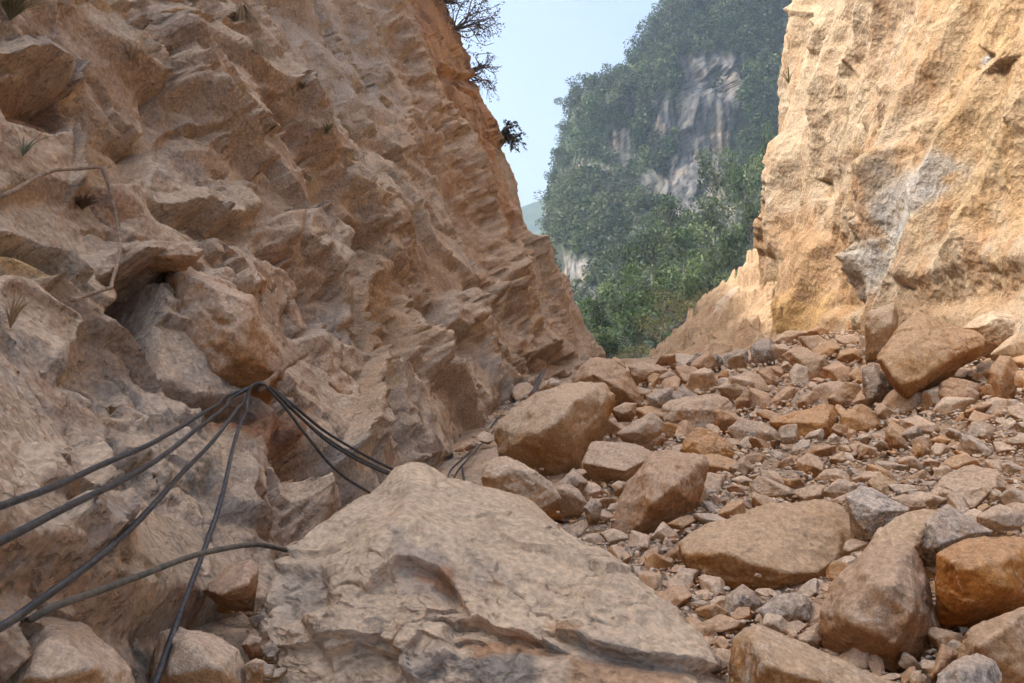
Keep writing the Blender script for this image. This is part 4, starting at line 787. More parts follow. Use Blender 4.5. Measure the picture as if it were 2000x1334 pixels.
def in_view_spots(poly, n, margin, r_):
    a = np.asarray(poly, float); px = r_.uniform(a[:, 0].min(), a[:, 0].max(), n); py = r_.uniform(a[:, 1].min(), a[:, 1].max(), n); ok = poly_sd(px, py, a) > 0
    for o, _ in OUT: ok &= poly_sd(px, py, o) < margin
    px, py = px[ok], py[ok]; ds_ = np.geomspace(2.1, 27, 200)[None, :]; hit = CAMZ+(667-py[:, None])/FPX*ds_ <= ground_z((px[:, None]-1000)/FPX*ds_, ds_+0*px[:, None])
    k = hit.argmax(1); got = hit.any(1); return [(x, y, d) for x, y, d, g_ in zip(px, py, ds_[0][k], got) if g_]
TINTS = [('tan', (.50, .38, .275), .25), ('tan', (.48, .355, .25), .3), ('grey', (.46, .39, .315), .45), ('brown', (.44, .285, .175), .12), ('orange', (.46, .285, .15), .12), ('pale', (.56, .455, .34), .3), ('tan', (.51, .39, .29), .32), ('grey', (.47, .40, .325), .4)]
def zone(px, py):
    if px < 600: return 'in the dark notch left of the giant boulder'
    if px < 1120: return 'in the narrow gully under the left cliff'
    if py < 715 and px > 1530: return 'at the foot of the right cliff'
    if py < 820 and px > 1530: return 'around the great tilted slab'
    if py < 990 and px > 1440: return 'in the gravel field'
    if py > 990 and px > 1560: return 'between the big boulders at lower right'
    if py > 930: return 'around the tall two faced block'
    return 'among the boulders of mid rubble'
import re
SHORT = []
for lb, o, *_ in BOULDERS:
    w = re.split(r" (?:with|beside|at|in|under|behind|left|right|lying|leaning|wedged|above|below|poking|along|tucked|just|touching|beyond|among|of|between|standing|propped|against|perched|that)\b", lb)[0].rstrip(',')
    SHORT.append(w if len(w.split()) >= 2 else lb)
SHORT = [w if SHORT.count(w) == 1 else lb for w, (lb, *_) in zip(SHORT, BOULDERS)]
CEN = np.array([np.asarray(o, float).mean(0) for _, o, *_ in BOULDERS]); BIG = np.array([np.hypot(*np.ptp(np.asarray(o, float), axis=0)) for _, o, *_ in BOULDERS])
def stone_label(nm, px, py):
    k = int(np.argmin(np.hypot(CEN[:, 0]-px, CEN[:, 1]-py)-.45*BIG)); dx, dy = px-CEN[k, 0], py-CEN[k, 1]
    side = ('right of' if dx > 0 else 'left of') if abs(dx) > abs(dy) else ('just below' if dy > 0 else 'just behind')
    return ' '.join(f'small {nm} stone {side} the {SHORT[k]}'.split()[:16]).rstrip(',')
r_ = np.random.default_rng(77)
spots = in_view_spots(RUB, 4200, 8, r_)+in_view_spots(GUL, 60, 5, r_)+in_view_spots(NOT, 26, 3, r_)
cand = []
for px, py, d in spots:
    s = 12+36*r_.beta(1.3, 2.4)
    if 820 < py < 990 and px > 1440: s *= .85
    cand.append((s, px, py, d))
cand.sort(reverse=True); chosen = []; named = {}
for s, px, py, d in cand:
    if len(chosen) >= 290: break
    if all((px-a)**2+(py-b)**2 > (.46*(s+t))**2 for t, a, b in chosen): chosen.append((s, px, py)); 
    else: continue
    m = s/FPX*d; x = (px-1000)/FPX*d; k = int(r_.integers(0, 12)); nm, tint, bare = TINTS[int(r_.integers(0, len(TINTS)))]
    o = link('stone', stone_meshes[k]); o.location = (x, d, float(ground_z(x, d))+.12*m); o.scale = (m, m*r_.uniform(.8, 1.1), m*r_.uniform(.8, 1.15)); o.rotation_euler = (r_.uniform(-.5, .5), r_.uniform(-.5, .5), r_.uniform(0, 6.28)); o.color = (*tint, bare)
    named.setdefault(stone_label(nm, px, py), []).append((px, o))
NTH = 'first second third fourth fifth sixth seventh eighth ninth tenth eleventh twelfth thirteenth fourteenth'.split()
for lb, row in named.items():
    row.sort(key=lambda q: q[0])
    for k, (_, o) in enumerate(row):
        full = lb if len(row) == 1 else f'{lb}, {NTH[min(k, 13)]} from the left'
        tag(o, full if len(full.split()) <= 16 else f'{NTH[min(k, 13)]} from left: '+' '.join(lb.split()[:13]), 'stone', 'loose stones of the rubble')
def build_gravel():
    protos = []
    for k in range(14):
        bm = bmesh.new(); q = np.random.default_rng(1200+k)
        for _ in range(15):
            v = q.normal(size=3); v /= np.linalg.norm(v); bm.verts.new(v*np.array([1, q.uniform(.55, .9), q.uniform(.4, .75)])*q.uniform(.8, 1.05))
        bmesh.ops.convex_hull(bm, input=bm.verts); bmesh.ops.delete(bm, geom=[v for v in bm.verts if not v.link_faces], context='VERTS'); bmesh.ops.triangulate(bm, faces=bm.faces); bm.verts.index_update()
        protos.append((np.array([v.co[:] for v in bm.verts]), np.array([[v.index for v in f.verts] for f in bm.faces]))); bm.free()
    r = np.random.default_rng(78); sp = in_view_spots(RUB, 26000, 8, r)+in_view_spots(GUL, 900, 8, r)+in_view_spots(NOT, 120, 6, r); parts, cols = [], []
    for x, y in zip(r.uniform(-.8, 7, 500), r.uniform(.3, 8, 500)): sp.append((None, x, y))
    for a in sp:
        if a[0] is None: x, d = a[1], a[2]; s = r.uniform(.01, .03)
        else: d = a[2]; x = (a[0]-1000)/FPX*d; s = (1.8+8.5*r.beta(1.0, 2.4))/FPX*d
        v, f = protos[int(r.integers(0, 14))]; e = Matrix.Rotation(r.uniform(0, 6.28), 3, 'Z') @ Matrix.Rotation(r.uniform(-.6, .6), 3, 'X'); v = (v*s)@np.array(e).T+np.array([x, d, float(ground_z(x, d))+s*.15]); parts.append((v, f))
        _, t, _ = TINTS[int(r.integers(0, len(TINTS)))]; cols.append(np.repeat([np.array(t)*r.uniform(.75, 1.15)], len(v), 0))
    v, f = join(parts); t = attr_material('gravel_stone', .95, .3, 30, .1)
    tag(link('gravel', mesh_np('gravel', v, f, False, np.concatenate(cols)), t), 'loose gravel and chips filling the gaps between the boulders', 'gravel', kind='stuff')
build_gravel()

# ------------------------------------------------------------------ stake, cables, branch
M_cable = plain_material('black_rubber', (.018, .019, .022), (.07, .065, .06), 40, .42, .5)
M_oldcable = plain_material('dusty_rubber', (.085, .085, .072), (.17, .145, .115), 30, .8, .2)
M_wood = plain_material('weathered_wood', (.17, .105, .065), (.33, .22, .145), 25, .9, .1, .01, (1, 1, .2)); M_bark = plain_material('pale_bark', (.20, .14, .095), (.36, .26, .19), 30, .9, .1, .006)
ds = on_left(530, 745)[1]; DS = min(ds, _d)-.42
def cable(name, pts, rad, label, mat=M_cable, group=None, n=14):
    pa = smooth_path([P(*q) for q in pts], n); px, py = proj(pa); lim = np.array([on_left(a, b)[1] if (0 < a < 760 and b < 1334) else 99 for a, b in zip(px, py)])
    gap = np.minimum(lim-rad*2.2-pa[:, 1], 0); w_ = 26; pad = np.pad(gap, w_, mode='edge'); gap = np.array([pad[k:k+2*w_+1].min() for k in range(len(gap))])
    ker = np.hanning(2*w_+3)[1:-1]; gap = np.convolve(np.pad(gap, w_, mode='edge'), ker/ker.sum(), 'valid'); dn = pa[:, 1]+gap
    pa = np.stack([P(a, b, c) for a, b, c in zip(px, py, dn)]) if gap.min() < 0 else pa
    v, f = tube(pa, rad, 12); return tag(link(name, mesh_np(name, v, f, True), mat), label, 'cable', group)
def taut(path, d0, d1):
    """depths for a span seen along these photo places: a straight run from distance d0 to d1"""
    a = np.asarray(path, float); s_ = np.concatenate([[0], np.cumsum(np.hypot(*np.diff(a, axis=0).T))]); s_ /= s_[-1]
    return [(x, y, 1/((1-k)/d0+k/d1)) for (x, y), k in zip(a, s_)]
stk = smooth_path([P(596,690,DS+.5), P(560,714,DS+.22), P(536,735,DS+.05), P(511,757,DS-.04), P(503,764,DS-.06)], 8); n_ = len(stk)
v, f = tube(stk, .026+.006*np.sin(np.arange(n_)*.7)-.004*np.linspace(0, 1, n_), 10); tag(link('stake', mesh_np('stake', v, f, True), M_wood), 'weathered wooden stake stuck out of the cliff with cables hung over it', 'stake')
R_ = .0108; B_ = DS+.35
up = lambda k: [(500-4*k,752+2*k,DS-.06-.035*k),(511,746+k,DS-.01-.02*k)]
c1 = taut([(-120,1036),(0,989),(105,951),(196,909),(294,867),(332,846),(420,793),(478,760)], 2.25, DS-.08)
c2 = taut([(-120,1118),(0,1058),(133,989),(245,935),(304,900),(385,838),(440,795),(476,764)], 2.1, DS-.11)
c3 = taut([(-90,1262),(0,1226),(70,1178),(140,1129),(245,1042),(350,930),(411,867),(465,797),(482,776)], 1.95, DS-.15)
c4 = taut([(265,1450),(308,1322),(350,1203),(395,1084),(430,982),(457,867),(471,822),(486,775)], 2.05, DS-.18)
cable('cable', c1+up(0)+[(530,757,DS+.05),(574,793,DS+.12),(640,846,B_+.05),(700,882,B_+.2),(770,918,B_+.45),(830,935,6.6),(890,908,8.6),(915,886,9.2),(955,838,11.2),(985,800,13),(1012,765,14.5),(1030,742,16)], R_, 'black cable hung over the stake, uppermost of those running left', n=22)
cable('cable', c2+up(1)+[(532,761,DS+.04),(570,799,DS+.1),(636,855,B_),(700,894,B_+.15),(765,925,B_+.4),(850,945,6.8),(900,912,8.5),(925,884,9.2),(965,840,11),(1000,795,13),(1030,770,14),(1050,738,15.5),(1060,724,17)], R_, 'black cable hung over the stake, second from the top of those running left', n=22)
cable('cable', c3+up(2)+[(536,764,DS+.03),(580,808,DS+.1),(645,866,B_),(705,902,B_+.15),(772,931,B_+.35),(860,955,6.6),(905,905,8.9)], R_, 'black cable hung over the stake, third of those running left, dipping behind the corner boulder', n=18)
cable('cable', c4+up(3)+[(530,766,DS),(546,783,DS+.02),(595,846,DS+.08),(650,912,DS+.2),(716,959,B_+.15),(780,985,B_+.6)], R_, 'black cable dropping steepest from the stake to the bottom edge', n=18)
oc = cable('cable', [(60,1210,2.5),(95,1190,2.5),(175,1160,2.6),(280,1122,2.8),(390,1082,3.05),(440,1071,3.15),(500,1064,3.35),(560,1075,3.6)], 0.0105, 'dusty grey cable with a taped joint running behind the giant boulder', M_oldcable)
v, f = tube(smooth_path([P(268,1127,2.775), P(280,1122,2.79), P(298,1114,2.82)], 6), [.0125+.003*math.sin(k*1.3) for k in range(13)], 10); link('joint', mesh_np('joint', v, f, True), M_cable, oc)
cable('cable', [(1032,800,13),(1040,775,13.6),(1052,745,15),(1064,722,17)], .03, 'pair of dark hoses lying in the gully beside the huge leaning block', M_cable)
def branch():
    root = bpy.data.objects.new('branch', None); C.objects.link(root)
    a = [(-60,405),(0,384),(55,356),(90,338),(150,330),(200,327)]; b = [(200,327),(214,368),(228,430),(233,500),(222,540),(190,570),(138,588)]
    base = on_left(200, 330, 0, 30)[1]-.05; root.location = P(200, 327, base); rl = np.array(root.location)
    for k, (pp, r0, r1) in enumerate(((a, .015, .011), (b, .013, .011))):
        q = [P(x, y, min(base+.0*k, on_left(max(x, 5), y, 0, 28)[1]-.04)) for x, y in pp]; pa = smooth_path(q, 8); n = len(pa)
        v, f = tube(pa-rl, np.linspace(r0, r1, n)*(1+.1*np.sin(np.arange(n)*1.1)), 9); link('limb', mesh_np('limb', v, f, True), M_bark, root)
    tag(root, 'bent bare branch hooked over the left cliff, snapped at its top', 'branch')
branch()

# ------------------------------------------------------------------ plants
def leaf_quads(cent, size, r, cols, aspect=.55, up=.5, droop=None):
    """one pointed leaf face per centre"""
    n = len(cent); a = r.normal(size=(n, 3)); a[:, 2] *= .6
    if droop is not None: a = a+droop
    a /= np.linalg.norm(a, axis=1, keepdims=True); b = r.normal(size=(n, 3)); b[:, 2] += up; b = np.cross(a, b); b /= np.linalg.norm(b, axis=1, keepdims=True)+1e-9
    s = np.broadcast_to(size, (n,))[:, None]*r.uniform(.6, 1.25, (n, 1))
    v = np.stack([cent-a*s*.5, cent+b*s*aspect*.5, cent+a*s*.5, cent-b*s*aspect*.5], 1).reshape(-1, 3)
    return v, np.arange(4*n).reshape(n, 4), np.repeat(cols, 4, 0)
GREENS = np.array([(.050, .085, .026), (.070, .105, .035), (.040, .066, .026), (.095, .125, .05), (.060, .082, .036)])
M_leaf = attr_material('leaf', .6, .15, 1.0, .25, .25); M_trunk = plain_material('trunk_bark', (.10, .085, .07), (.24, .21, .175), 4, .95, .1)
def crown_points(n, lobes, r, shell=.55):
    """points through a crown made of lobes (centre, radii), denser to the outside"""
    k = r.integers(0, len(lobes), n); c = np.array([l[0] for l in lobes])[k]; s = np.array([l[1] for l in lobes])[k]
    u = r.normal(size=(n, 3)); u /= np.linalg.norm(u, axis=1, keepdims=True); rad = (shell+(1-shell)*r.random(n))[:, None]
    return c+u*s*rad, k
def make_plant_mesh(seed, n, leaf, nl=9, tall=1.0, tint=1.0, flat=.75):
    r = np.random.default_rng(seed); lobes = []
    for k in range(nl):
        a = r.uniform(0, 6.28); q = r.uniform(0, .62); h = r.uniform(.25, .8)
        lobes.append((np.array([math.cos(a)*q, math.sin(a)*q, h*tall]), np.array([1, 1, flat])*r.uniform(.2, .4)))
    c, k = crown_points(n, lobes, r); lc = GREENS[r.integers(0, 5, nl)]*r.uniform(.75, 1.3, (nl, 1))
    col = lc[k]*r.uniform(.7, 1.35, (n, 1))*tint
    v, f, cc = leaf_quads(c, leaf, r, col); crown = mesh_np('crown', v, f, True, cc); crown.materials.append(M_leaf)
    parts = [tube(smooth_path([(0, 0, -.25), (.02, .01, .15), (.03, -.02, .55*tall)], 4), np.linspace(.045, .02, 9), 6)]
    for l in lobes[:5]: parts.append(tube(smooth_path([(.02, 0, .2), np.array([.02, 0, .2])*.4+l[0]*.6+np.array([0, 0, -.04]), l[0]], 4), np.linspace(.02, .006, 9), 5))
    v, f = join(parts); tr = mesh_np('trunk', v, f, True); tr.materials.append(M_trunk); return crown, tr
def plant(name, meshes, loc, scale, rz, label, cat, group=None, crown_name='crown'):
    root = bpy.data.objects.new(name, None); C.objects.link(root); root.location = loc; root.scale = scale; root.rotation_euler[2] = rz
    link(crown_name, meshes[0], None, root); link('trunk', meshes[1], None, root); return tag(root, label, cat, group)
# ------------------------------------------------------------------ the wooded karst mountain, the valley and the far hill
SIL = np.array([(900,1150),(760,1120),(600,1085),(500,1068),(440,1064),(400,1066),(350,1077),(300,1085),(250,1105),(200,1114),(172,1145),(155,1195),(115,1238),(75,1262),(30,1294),(-40,1322),(-120,1375),(-250,1470),(-350,1600)], float)[::-1]
def mnt_depth(px, py, e):
    d = 205+55*np.exp(-e/22.0)-.18*np.maximum(py-300, 0)+.05*np.maximum(200-py, 0)-.02*e
    return d
def build_mountain():
    e = np.concatenate([np.linspace(0, 60, 50)**1.0, np.linspace(62, 760, 190)]); pys = np.linspace(900, -350, 270)
    E, PY = np.meshgrid(e, pys, indexing='ij'); PXL = np.interp(PY, SIL[:, 0], SIL[:, 1]); PXm = PXL+E; d = mnt_depth(PXm, PY, E)
    p = np.stack([(PXm-1000)/FPX*d, d, CAMZ+(667-PY)/FPX*d], -1).reshape(-1, 3)
    rel = 7*fbm(p*np.array([.045, .02, .018]), 4, 401)+2.2*fbm(p*np.array([.2, .1, .06]), 4, 402)+2.0*facets(p*np.array([.16, .08, .07]), 403, .7)[0]+1.6*fbm(p*np.array([.45, .2, .03]), 3, 405, ridged=True)+.8*fbm(p*np.array([1.2, .3, .15]), 3, 404)
    p[:, 1] += rel*np.clip(E.ravel()/25+.15, 0, 1)
    a = fbm(p*np.array([.7, .15, .05]), 4, 411); b = fbm(p*.12, 4, 412)
    col = lerp(np.array((.17, .16, .15)), np.array((.075, .075, .077)), sstep(-.15, .25, a)[:, None]); col = lerp(col, np.array((.33, .25, .17)), (.5*sstep(.05, .3, b))[:, None])
    col = lerp(col, np.array((.30, .29, .275)), (.25*sstep(.2, .4, fbm(p*np.array([.5, .2, .12]), 3, 413)))[:, None])
    st = fbm(p*np.array([1.7, .3, .07]), 4, 414); col = lerp(col*1.1, np.array((.035, .035, .036)), (.85*sstep(.02, .22, st))[:, None])
    q = PXm.ravel(), PY.ravel()
    bare = .75*sstep(.05, .25, fbm(p*np.array([.09, .05, .05]), 3, 415))*sstep(620, 420, q[1])*sstep(100, 200, q[1])
    for pts in ([(1330,90),(1450,105),(1450,240),(1420,340),(1390,430),(1295,430),(1310,290)], [(1100,500),(1145,500),(1155,570),(1115,580)], [(1270,190),(1310,180),(1330,260),(1280,300)], [(1200,250),(1235,240),(1225,330),(1195,330)]):
        bare = np.maximum(bare, sstep(-22, 14, poly_sd(q[0]+22*b, q[1]+22*a, pts)))
    veg = 1-bare; col = lerp(col, np.array((.036, .052, .024)), (.93*np.clip(veg+.1, 0, 1))[:, None])
    tag(link('mountain', mesh_np('mountain', p, grid_faces(len(e), len(pys)), True, col), attr_material('karst_rock', .95, .25, .6, .1)), 'steep wooded limestone mountain beyond the gap', kind='structure')
    return p, q, veg, E.ravel()
mp, mq, mveg, mE = build_mountain()
r_ = np.random.default_rng(500)
def build_forest():
    vis = (mq[0] < 1620) & (mq[1] < 720) & (mq[1] > -60) & (mE > 0)
    w = np.where(vis, np.clip(mveg+.07, 0, 1)**1.6, 0); w = w*np.where(mE > 60, 3.0, 1.6); w /= w.sum()
    idx = r_.choice(len(mp), 1350, replace=False, p=w); cs, cols, sz = [], [], []
    for k in idx:
        c = mp[k]; n = int(r_.integers(90, 170)); vine = r_.random() < .4; rad = r_.uniform(1.5, 4.0)*(.8 if mveg[k] < .5 else 1)
        s = np.array([.75, .75, 2.0 if vine else .8])*rad; u = r_.normal(size=(n, 3)); u /= np.linalg.norm(u, axis=1, keepdims=True)
        pt = c+np.array([0, -1.0, .3*rad])+u*s*(.72+.28*r_.random((n, 1))); base = GREENS[r_.integers(0, 5)]*r_.uniform(.5, 1.6)
        base = lerp(base, np.array((.11, .115, .05)), r_.uniform(0, .6) if mq[1][k] > 350 else 0)
        cs.append(pt); cols.append(base*r_.uniform(.75, 1.25, (n, 1))); sz.append(np.full(n, r_.uniform(.6, 1.05)))
    v, f, cc = leaf_quads(np.concatenate(cs), np.concatenate(sz), r_, np.concatenate(cols), .7)
    tag(link('forest', mesh_np('forest', v, f, True, cc), M_leaf), 'dense green trees and hanging vines covering the mountain face', 'forest', kind='stuff')
build_forest()
tree_meshes = [make_plant_mesh(600+k, 900, .11, 10, 1.15) for k in range(4)]
SKY_T = [(1070,392,5.2),(1066,440,4),(1108,200,4.6),(1122,182,5),(1150,166,5.5),(1180,158,5),(1204,148,5.4),(1230,118,5.2),(1250,92,5.6),(1270,66,5.8),(1285,42,5.4),(1305,8,6),(1330,-20,6),(1096,252,3.4),(1088,300,3.2),(1076,350,3.4),(1165,190,4.5),(1220,150,4.5)]
ORD = 'first second third fourth fifth sixth seventh eighth ninth tenth eleventh twelfth thirteenth fourteenth fifteenth sixteenth seventeenth eighteenth'.split(); SKY_T.sort()
for k, (px, py, h) in enumerate(SKY_T):
    e = px+2-np.interp(py, SIL[:, 0], SIL[:, 1]); d = 218; pos = P(px+4, py+h*3.0, d)
    plant('tree', tree_meshes[k % 4], pos, (h*1.15, h*1.15, h*r_.uniform(.9, 1.15)), r_.uniform(0, 6.28), f'{ORD[k]} dark crowned tree from the left along the mountain skyline', 'tree', 'trees along the mountain skyline')
def build_valley():
    xs = np.linspace(-60, 160, 120); ys = np.concatenate([np.linspace(28, 120, 90), np.linspace(125, 900, 30)]); X, Y = np.meshgrid(xs, ys, indexing='ij'); p = np.stack([X.ravel(), Y.ravel(), np.zeros(X.size)], 1)
    p[:, 2] = -2.5+.42*np.maximum(p[:, 0]-.18*p[:, 1]+2, 0)*sstep(26, 50, p[:, 1])*np.clip(1.6-p[:, 1]/120, 0, 1)+1.2*fbm(p*.08, 3, 3)
    p[:, 0] = np.where(p[:, 1] > 130, p[:, 0]*(1+(p[:, 1]-130)/130), p[:, 0]); n = fbm(p*.3, 4, 5)
    col = lerp(np.array((.045, .06, .028)), np.array((.14, .105, .065)), sstep(0, .35, n)[:, None])
    tag(link('valley_floor', mesh_np('valley_floor', p, grid_faces(len(xs), len(ys)), True, col), attr_material('valley_soil', .95, .3, .7, .1)), 'overgrown valley floor beyond the gap', kind='structure')
build_valley()
bush_meshes = [make_plant_mesh(640+k, 1500, .085, 12, 1.0, [1.0, 1.25, 1.1, .95][k]) for k in range(4)]
dry_meshes = [make_plant_mesh(660+k, 900, .06, 12, 1.0, np.array((1.9, 1.15, 1.1))) for k in range(2)]
# px, py of the middle, distance, half width, half height in photo pixels, label
BUSH = [(1165,615,64,48,50,'pale green bush beside the end of the left cliff'), (1220,590,66,55,55,'green bush at the foot of the white rock face'), (1275,560,70,55,60,'tall leafy tree above the valley bushes'), (1185,672,52,55,40,'low green bush at the bottom of the gap by the left cliff'), (1245,640,54,55,50,'feathery green bush in the middle of the gap'),
 (1330,560,66,48,62,'dense green tree left of the dirt slope'), (1385,530,68,52,62,'vine covered tree above the dirt slope'), (1432,490,72,46,66,'dark vine covered tree close to the right cliff'), (1468,440,78,42,60,'dark tree tucked against the edge of the right cliff'), (1335,470,84,55,52,'bright green tree in the middle of the wooded slope'), (1395,420,88,56,50,'leafy tree below the bare streaked rock'),
 (1275,480,95,46,56,'green tree draped with hanging vines'), (1228,520,98,36,60,'tall vine draped tree beside the pale rock'), (1455,350,98,44,60,'green vine covered tree near the right cliff'), (1392,330,104,40,55,'vine smothered tower of leaves at the foot of the bare rock'), (1495,300,104,30,70,'vine covered tree rising behind the right cliff edge'), (1305,415,108,38,45,'small green tree at the left foot of the bare rock'), (1430,560,58,40,40,'thorny green bush at the top of the dirt slope')]
for k, (px, py, d, rx, ry, lb) in enumerate(BUSH):
    sx = rx/FPX*d/.72; sz = ry*2/FPX*d/1.1; plant('bush' if ry < 52 else 'tree', bush_meshes[k % 4], P(px, py+ry*.95, d), (sx, sx, sz), 1.3*k, lb, 'bush' if ry < 52 else 'tree')
for k, (px, py, d, rx, ry, lb) in enumerate([(1290,640,46,42,42,'dry brownish bush at the lower end of the dirt slope'), (1345,610,48,40,42,'dry brown brush left of the pale rock on the dirt slope'), (1235,690,42,45,26,'low dry bush at the bottom of the gap'), (1300,590,60,40,40,'greyish dry bush above the brown brush'), (1390,585,46,34,34,'tangled dry brush at the top edge of the dirt slope')]):
    sx = rx/FPX*d/.72; sz = ry*2/FPX*d/1.1; plant('bush', dry_meshes[k % 2], P(px, py+ry*.95, d), (sx, sx, sz), 1.1*k, lb, 'bush')
def build_hill():
    xs = np.linspace(-420, 420, 120); ys = np.linspace(600, 1000, 60); X, Y = np.meshgrid(xs, ys, indexing='ij'); p = np.stack([X.ravel(), Y.ravel(), np.zeros(X.size)], 1)
    p[:, 2] = -5+168*np.exp(-((p[:, 0]-90)/230)**2-((p[:, 1]-830)/130)**2)+14*fbm(p*.02, 4, 8)+4*fbm(p*.09, 3, 9); n = fbm(p*.1, 4, 5)
    tag(link('hill', mesh_np('hill', p, grid_faces(len(xs), len(ys)), True, lerp(np.array((.03, .05, .025)), np.array((.07, .09, .04)), sstep(-.2, .3, n)[:, None])), attr_material('far_wood', .95, .3, .2, .1)), 'hazy blue wooded hill far behind the mountain', kind='structure')
build_hill()

# small plants on the cliffs -----------------------------------------
M_grass = attr_material('grass_blade', .7, .1, 3, .2, .2)
def tuft(pos, n, length, r, c0, c1, spread=.9, width=.012, droop=.5, lean=(0, 0, 0)):
    vs_, fs, cs = [], [], []
    for k in range(n):
        a = r.uniform(0, 6.28); o = np.array([math.cos(a), math.sin(a), 0]); L = length*r.uniform(.5, 1.1); sp = spread*r.uniform(.3, 1); sd = np.array([-o[1], o[0], 0])*width*r.uniform(.6, 1.2)
        pts = [o*sp*L*t**1.2+np.array([0, 0, 1])*L*(t-droop*t*t)+np.array(lean)*L*t for t in (0, .35, .7, 1)]; w = [1, .9, .6, .05]; i = len(vs_)*1
        base = sum(len(x) for x in vs_); vs_.append(np.array([q+s*sd*ww for q, ww in zip(pts, w) for s in (-1, 1)])); fs.append(np.array([[base+2*j, base+2*j+1, base+2*j+3, base+2*j+2] for j in range(3)])); cs.append(np.repeat([lerp(np.array(c0), np.array(c1), r.random())], 8, 0))
    return np.concatenate(vs_), np.concatenate(fs), np.concatenate(cs)
GRN = ((.10, .13, .045), (.20, .20, .09)); DRY = ((.26, .18, .10), (.42, .31, .19))
TUFTS = [(637,262,26,.34,GRN,'green grass tuft on the ledge high on the left cliff',.9), (600,345,22,.34,DRY,'dry grass hanging below the green tuft',.5), (45,305,14,.30,((.16,.17,.12),(.26,.27,.2)),'grey green broad leaved plant at the left edge above the branch',.9), (255,120,24,.40,DRY,'straw coloured grass above the earth scar',.8), (470,30,110,.7,DRY,'dry roots and grass hanging at the top of the left cliff',.6), (20,40,110,.55,((.12,.12,.06),(.25,.21,.12)),'dark scrubby grass in the top left corner',.9),
         (160,410,90,.2,((.09,.065,.045),(.18,.12,.08)),'dead twiggy plant under the bent branch',1.1), (20,640,14,.36,DRY,'dry grass stalks at the left edge',.5), (215,810,12,.14,DRY,'small dry grass tuft below the dark cleft',.9), (300,935,8,.08,DRY,'tiny dry sprig between the cables',.9), (500,90,60,.45,DRY,'dry grass below the hanging roots',.6), (590,175,26,.18,((.10,.07,.05),(.2,.14,.09)),'dark dead sprig on the upper left cliff',1)]
for k, (px, py, n, L, (c0, c1), lb, sp) in enumerate(TUFTS):
    p0 = on_left(px, py, .03); hang = 'hanging' in lb; v, f, cc = tuft(None, int(n*2.3), L, r_, c0, c1, sp, .0042 if c0[0] > .15 else .0036, 1.5 if hang else .55, (.25, -.1, 0)); o = link('grass_tuft', mesh_np('grass_tuft', v, f, True, cc), M_grass); o.location = p0; tag(o, lb, 'grass')
for px, py, n, L, gp, lb in [(1508,560,30,.8,GRN,'green grass clump on the sunlit ledge below the right cliff'), (1466,615,26,.55,GRN,'small green plant on the dirt slope'), (1540,150,14,.7,((.12,.12,.05),(.2,.17,.08)),'sprig on the upper edge of the right cliff')]:
    d = 23.2; v, f, cc = tuft(None, n, L, r_, *gp, .7, .02, .5); o = link('grass_tuft', mesh_np('grass_tuft', v, f, True, cc), M_grass); o.location = P(px, py+12, d-.6); tag(o, lb, 'grass')
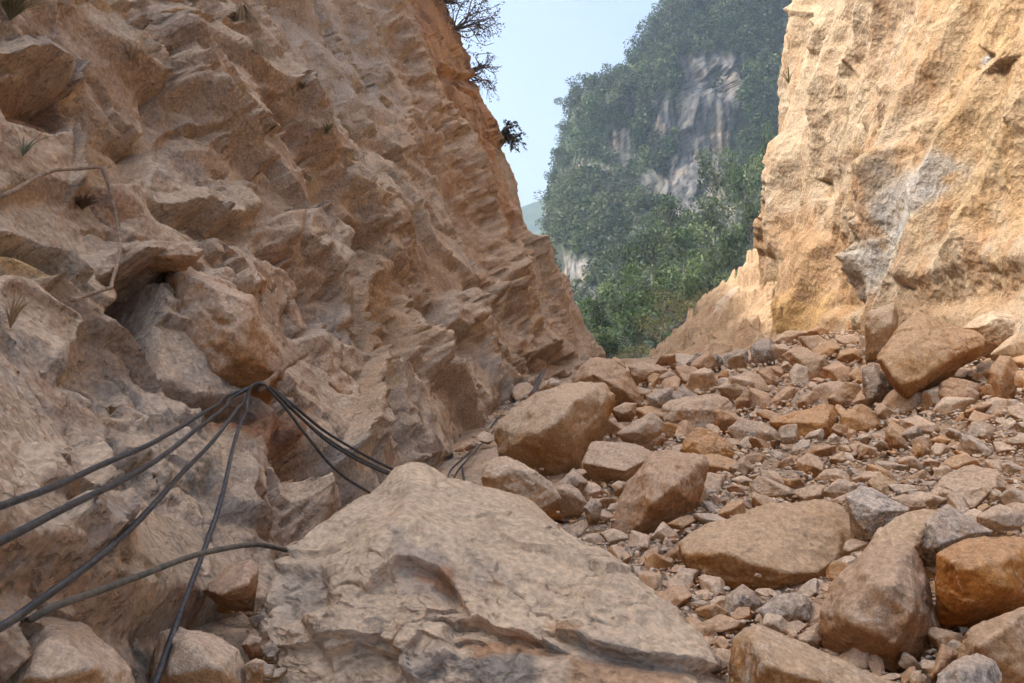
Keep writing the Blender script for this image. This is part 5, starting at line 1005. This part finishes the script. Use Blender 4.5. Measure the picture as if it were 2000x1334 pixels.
def cliff_shrub(px, py, d, L, nb, leaf, label, seed, lean, col):
    r = np.random.default_rng(seed); root = bpy.data.objects.new('shrub', None); C.objects.link(root); sx_, sd_ = silhouette_left(py); root.location = P(sx_-14, py, sd_-.05); parts, lv, lc = [], [], []
    for k in range(nb):
        u = np.array(lean)+r.normal(size=3)*.55; u /= np.linalg.norm(u); q = [np.zeros(3), u*L*.4+r.normal(size=3)*.07*L, u*L*.75+r.normal(size=3)*.09*L, u*L+np.array([0, 0, -.14*L])+r.normal(size=3)*.1*L]; pa = smooth_path(q, 6); parts.append(tube(pa, np.linspace(.028, .007, len(pa)), 5))
        for j in range(5):
            i = int(r.uniform(.25, .98)*(len(pa)-1)); w = u*.5+r.normal(size=3)*.7; w /= np.linalg.norm(w); tw = smooth_path([pa[i], pa[i]+w*L*.14+r.normal(size=3)*.02*L, pa[i]+w*L*r.uniform(.2, .36)+np.array([0, 0, -.05*L])], 4); parts.append(tube(tw, np.linspace(.009, .004, len(tw)), 4))
            for _ in range(12): lv.append(tw[int(r.integers(2, len(tw)))]+r.normal(size=3)*.035*L); lc.append(np.array(col)*r.uniform(.6, 1.5))
    v, f = join(parts); link('stem', mesh_np('stem', v, f, True), M_trunk, root); v, f, cc = leaf_quads(np.array(lv), leaf, r, np.array(lc), .5); link('leaves', mesh_np('leaves', v, f, True, cc), M_leaf, root); return tag(root, label, 'shrub')
cliff_shrub(905, 60, 27, 1.6, 16, .085, 'dark leafy shrub on the top edge of the left cliff', 11, (1, -.1, .25), (.07, .06, .035)); cliff_shrub(890, 5, 27, 1.1, 12, .085, 'dark shrub at the very top of the left cliff edge', 12, (1, -.1, .5), (.06, .055, .035)); cliff_shrub(945, 145, 27, 1.1, 14, .07, 'thin twiggy shrub drooping from the left cliff edge', 13, (.9, -.1, -.2), (.08, .055, .035)); cliff_shrub(988, 262, 27.2, .75, 14, .10, 'small fern like plant jutting from the left cliff edge', 14, (1, -.1, .12), (.05, .06, .03))
for k, (a, b, lb) in enumerate([((1345,615,27),(1400,575,29),'bare fallen stem lying along the top of the dirt slope'), ((1310,645,27),(1392,600,28.5),'grey dead stem on the dirt slope'), ((1400,690,25.5),(1385,640,25.8),'thin dead stem standing on the dirt slope')]):
    A, B = P(*a), P(*b); v, f = tube(smooth_path([A, (A+B)/2+np.array([0, 0, .1]), B], 8), np.linspace(.05, .025, 17), 7); tag(link('dead_stem', mesh_np('dead_stem', v, f, True), M_trunk), lb, 'stem')

# ------------------------------------------------------------------ haze: real air round the whole place
hz = bpy.data.materials.new('haze_air'); hz.use_nodes = True; hn = hz.node_tree.nodes; hn.clear()
pv = hn.new('ShaderNodeVolumePrincipled'); pv.inputs['Color'].default_value = (.62, .79, 1.0, 1); pv.inputs['Density'].default_value = .0006; pv.inputs['Anisotropy'].default_value = .3
ho = hn.new('ShaderNodeOutputMaterial'); hz.node_tree.links.new(pv.outputs[0], ho.inputs['Volume'])
bx = np.array([(x, y, z) for x in (-1600, 1600) for y in (-60, 1100) for z in (-40, 240)], float); bf = [(0, 1, 3, 2), (4, 6, 7, 5), (0, 4, 5, 1), (2, 3, 7, 6), (0, 2, 6, 4), (1, 5, 7, 3)]
hb = link('haze', mesh_np('haze', bx, np.array(bf), False), hz); tag(hb, 'thin pale haze filling the valley air', kind='stuff')
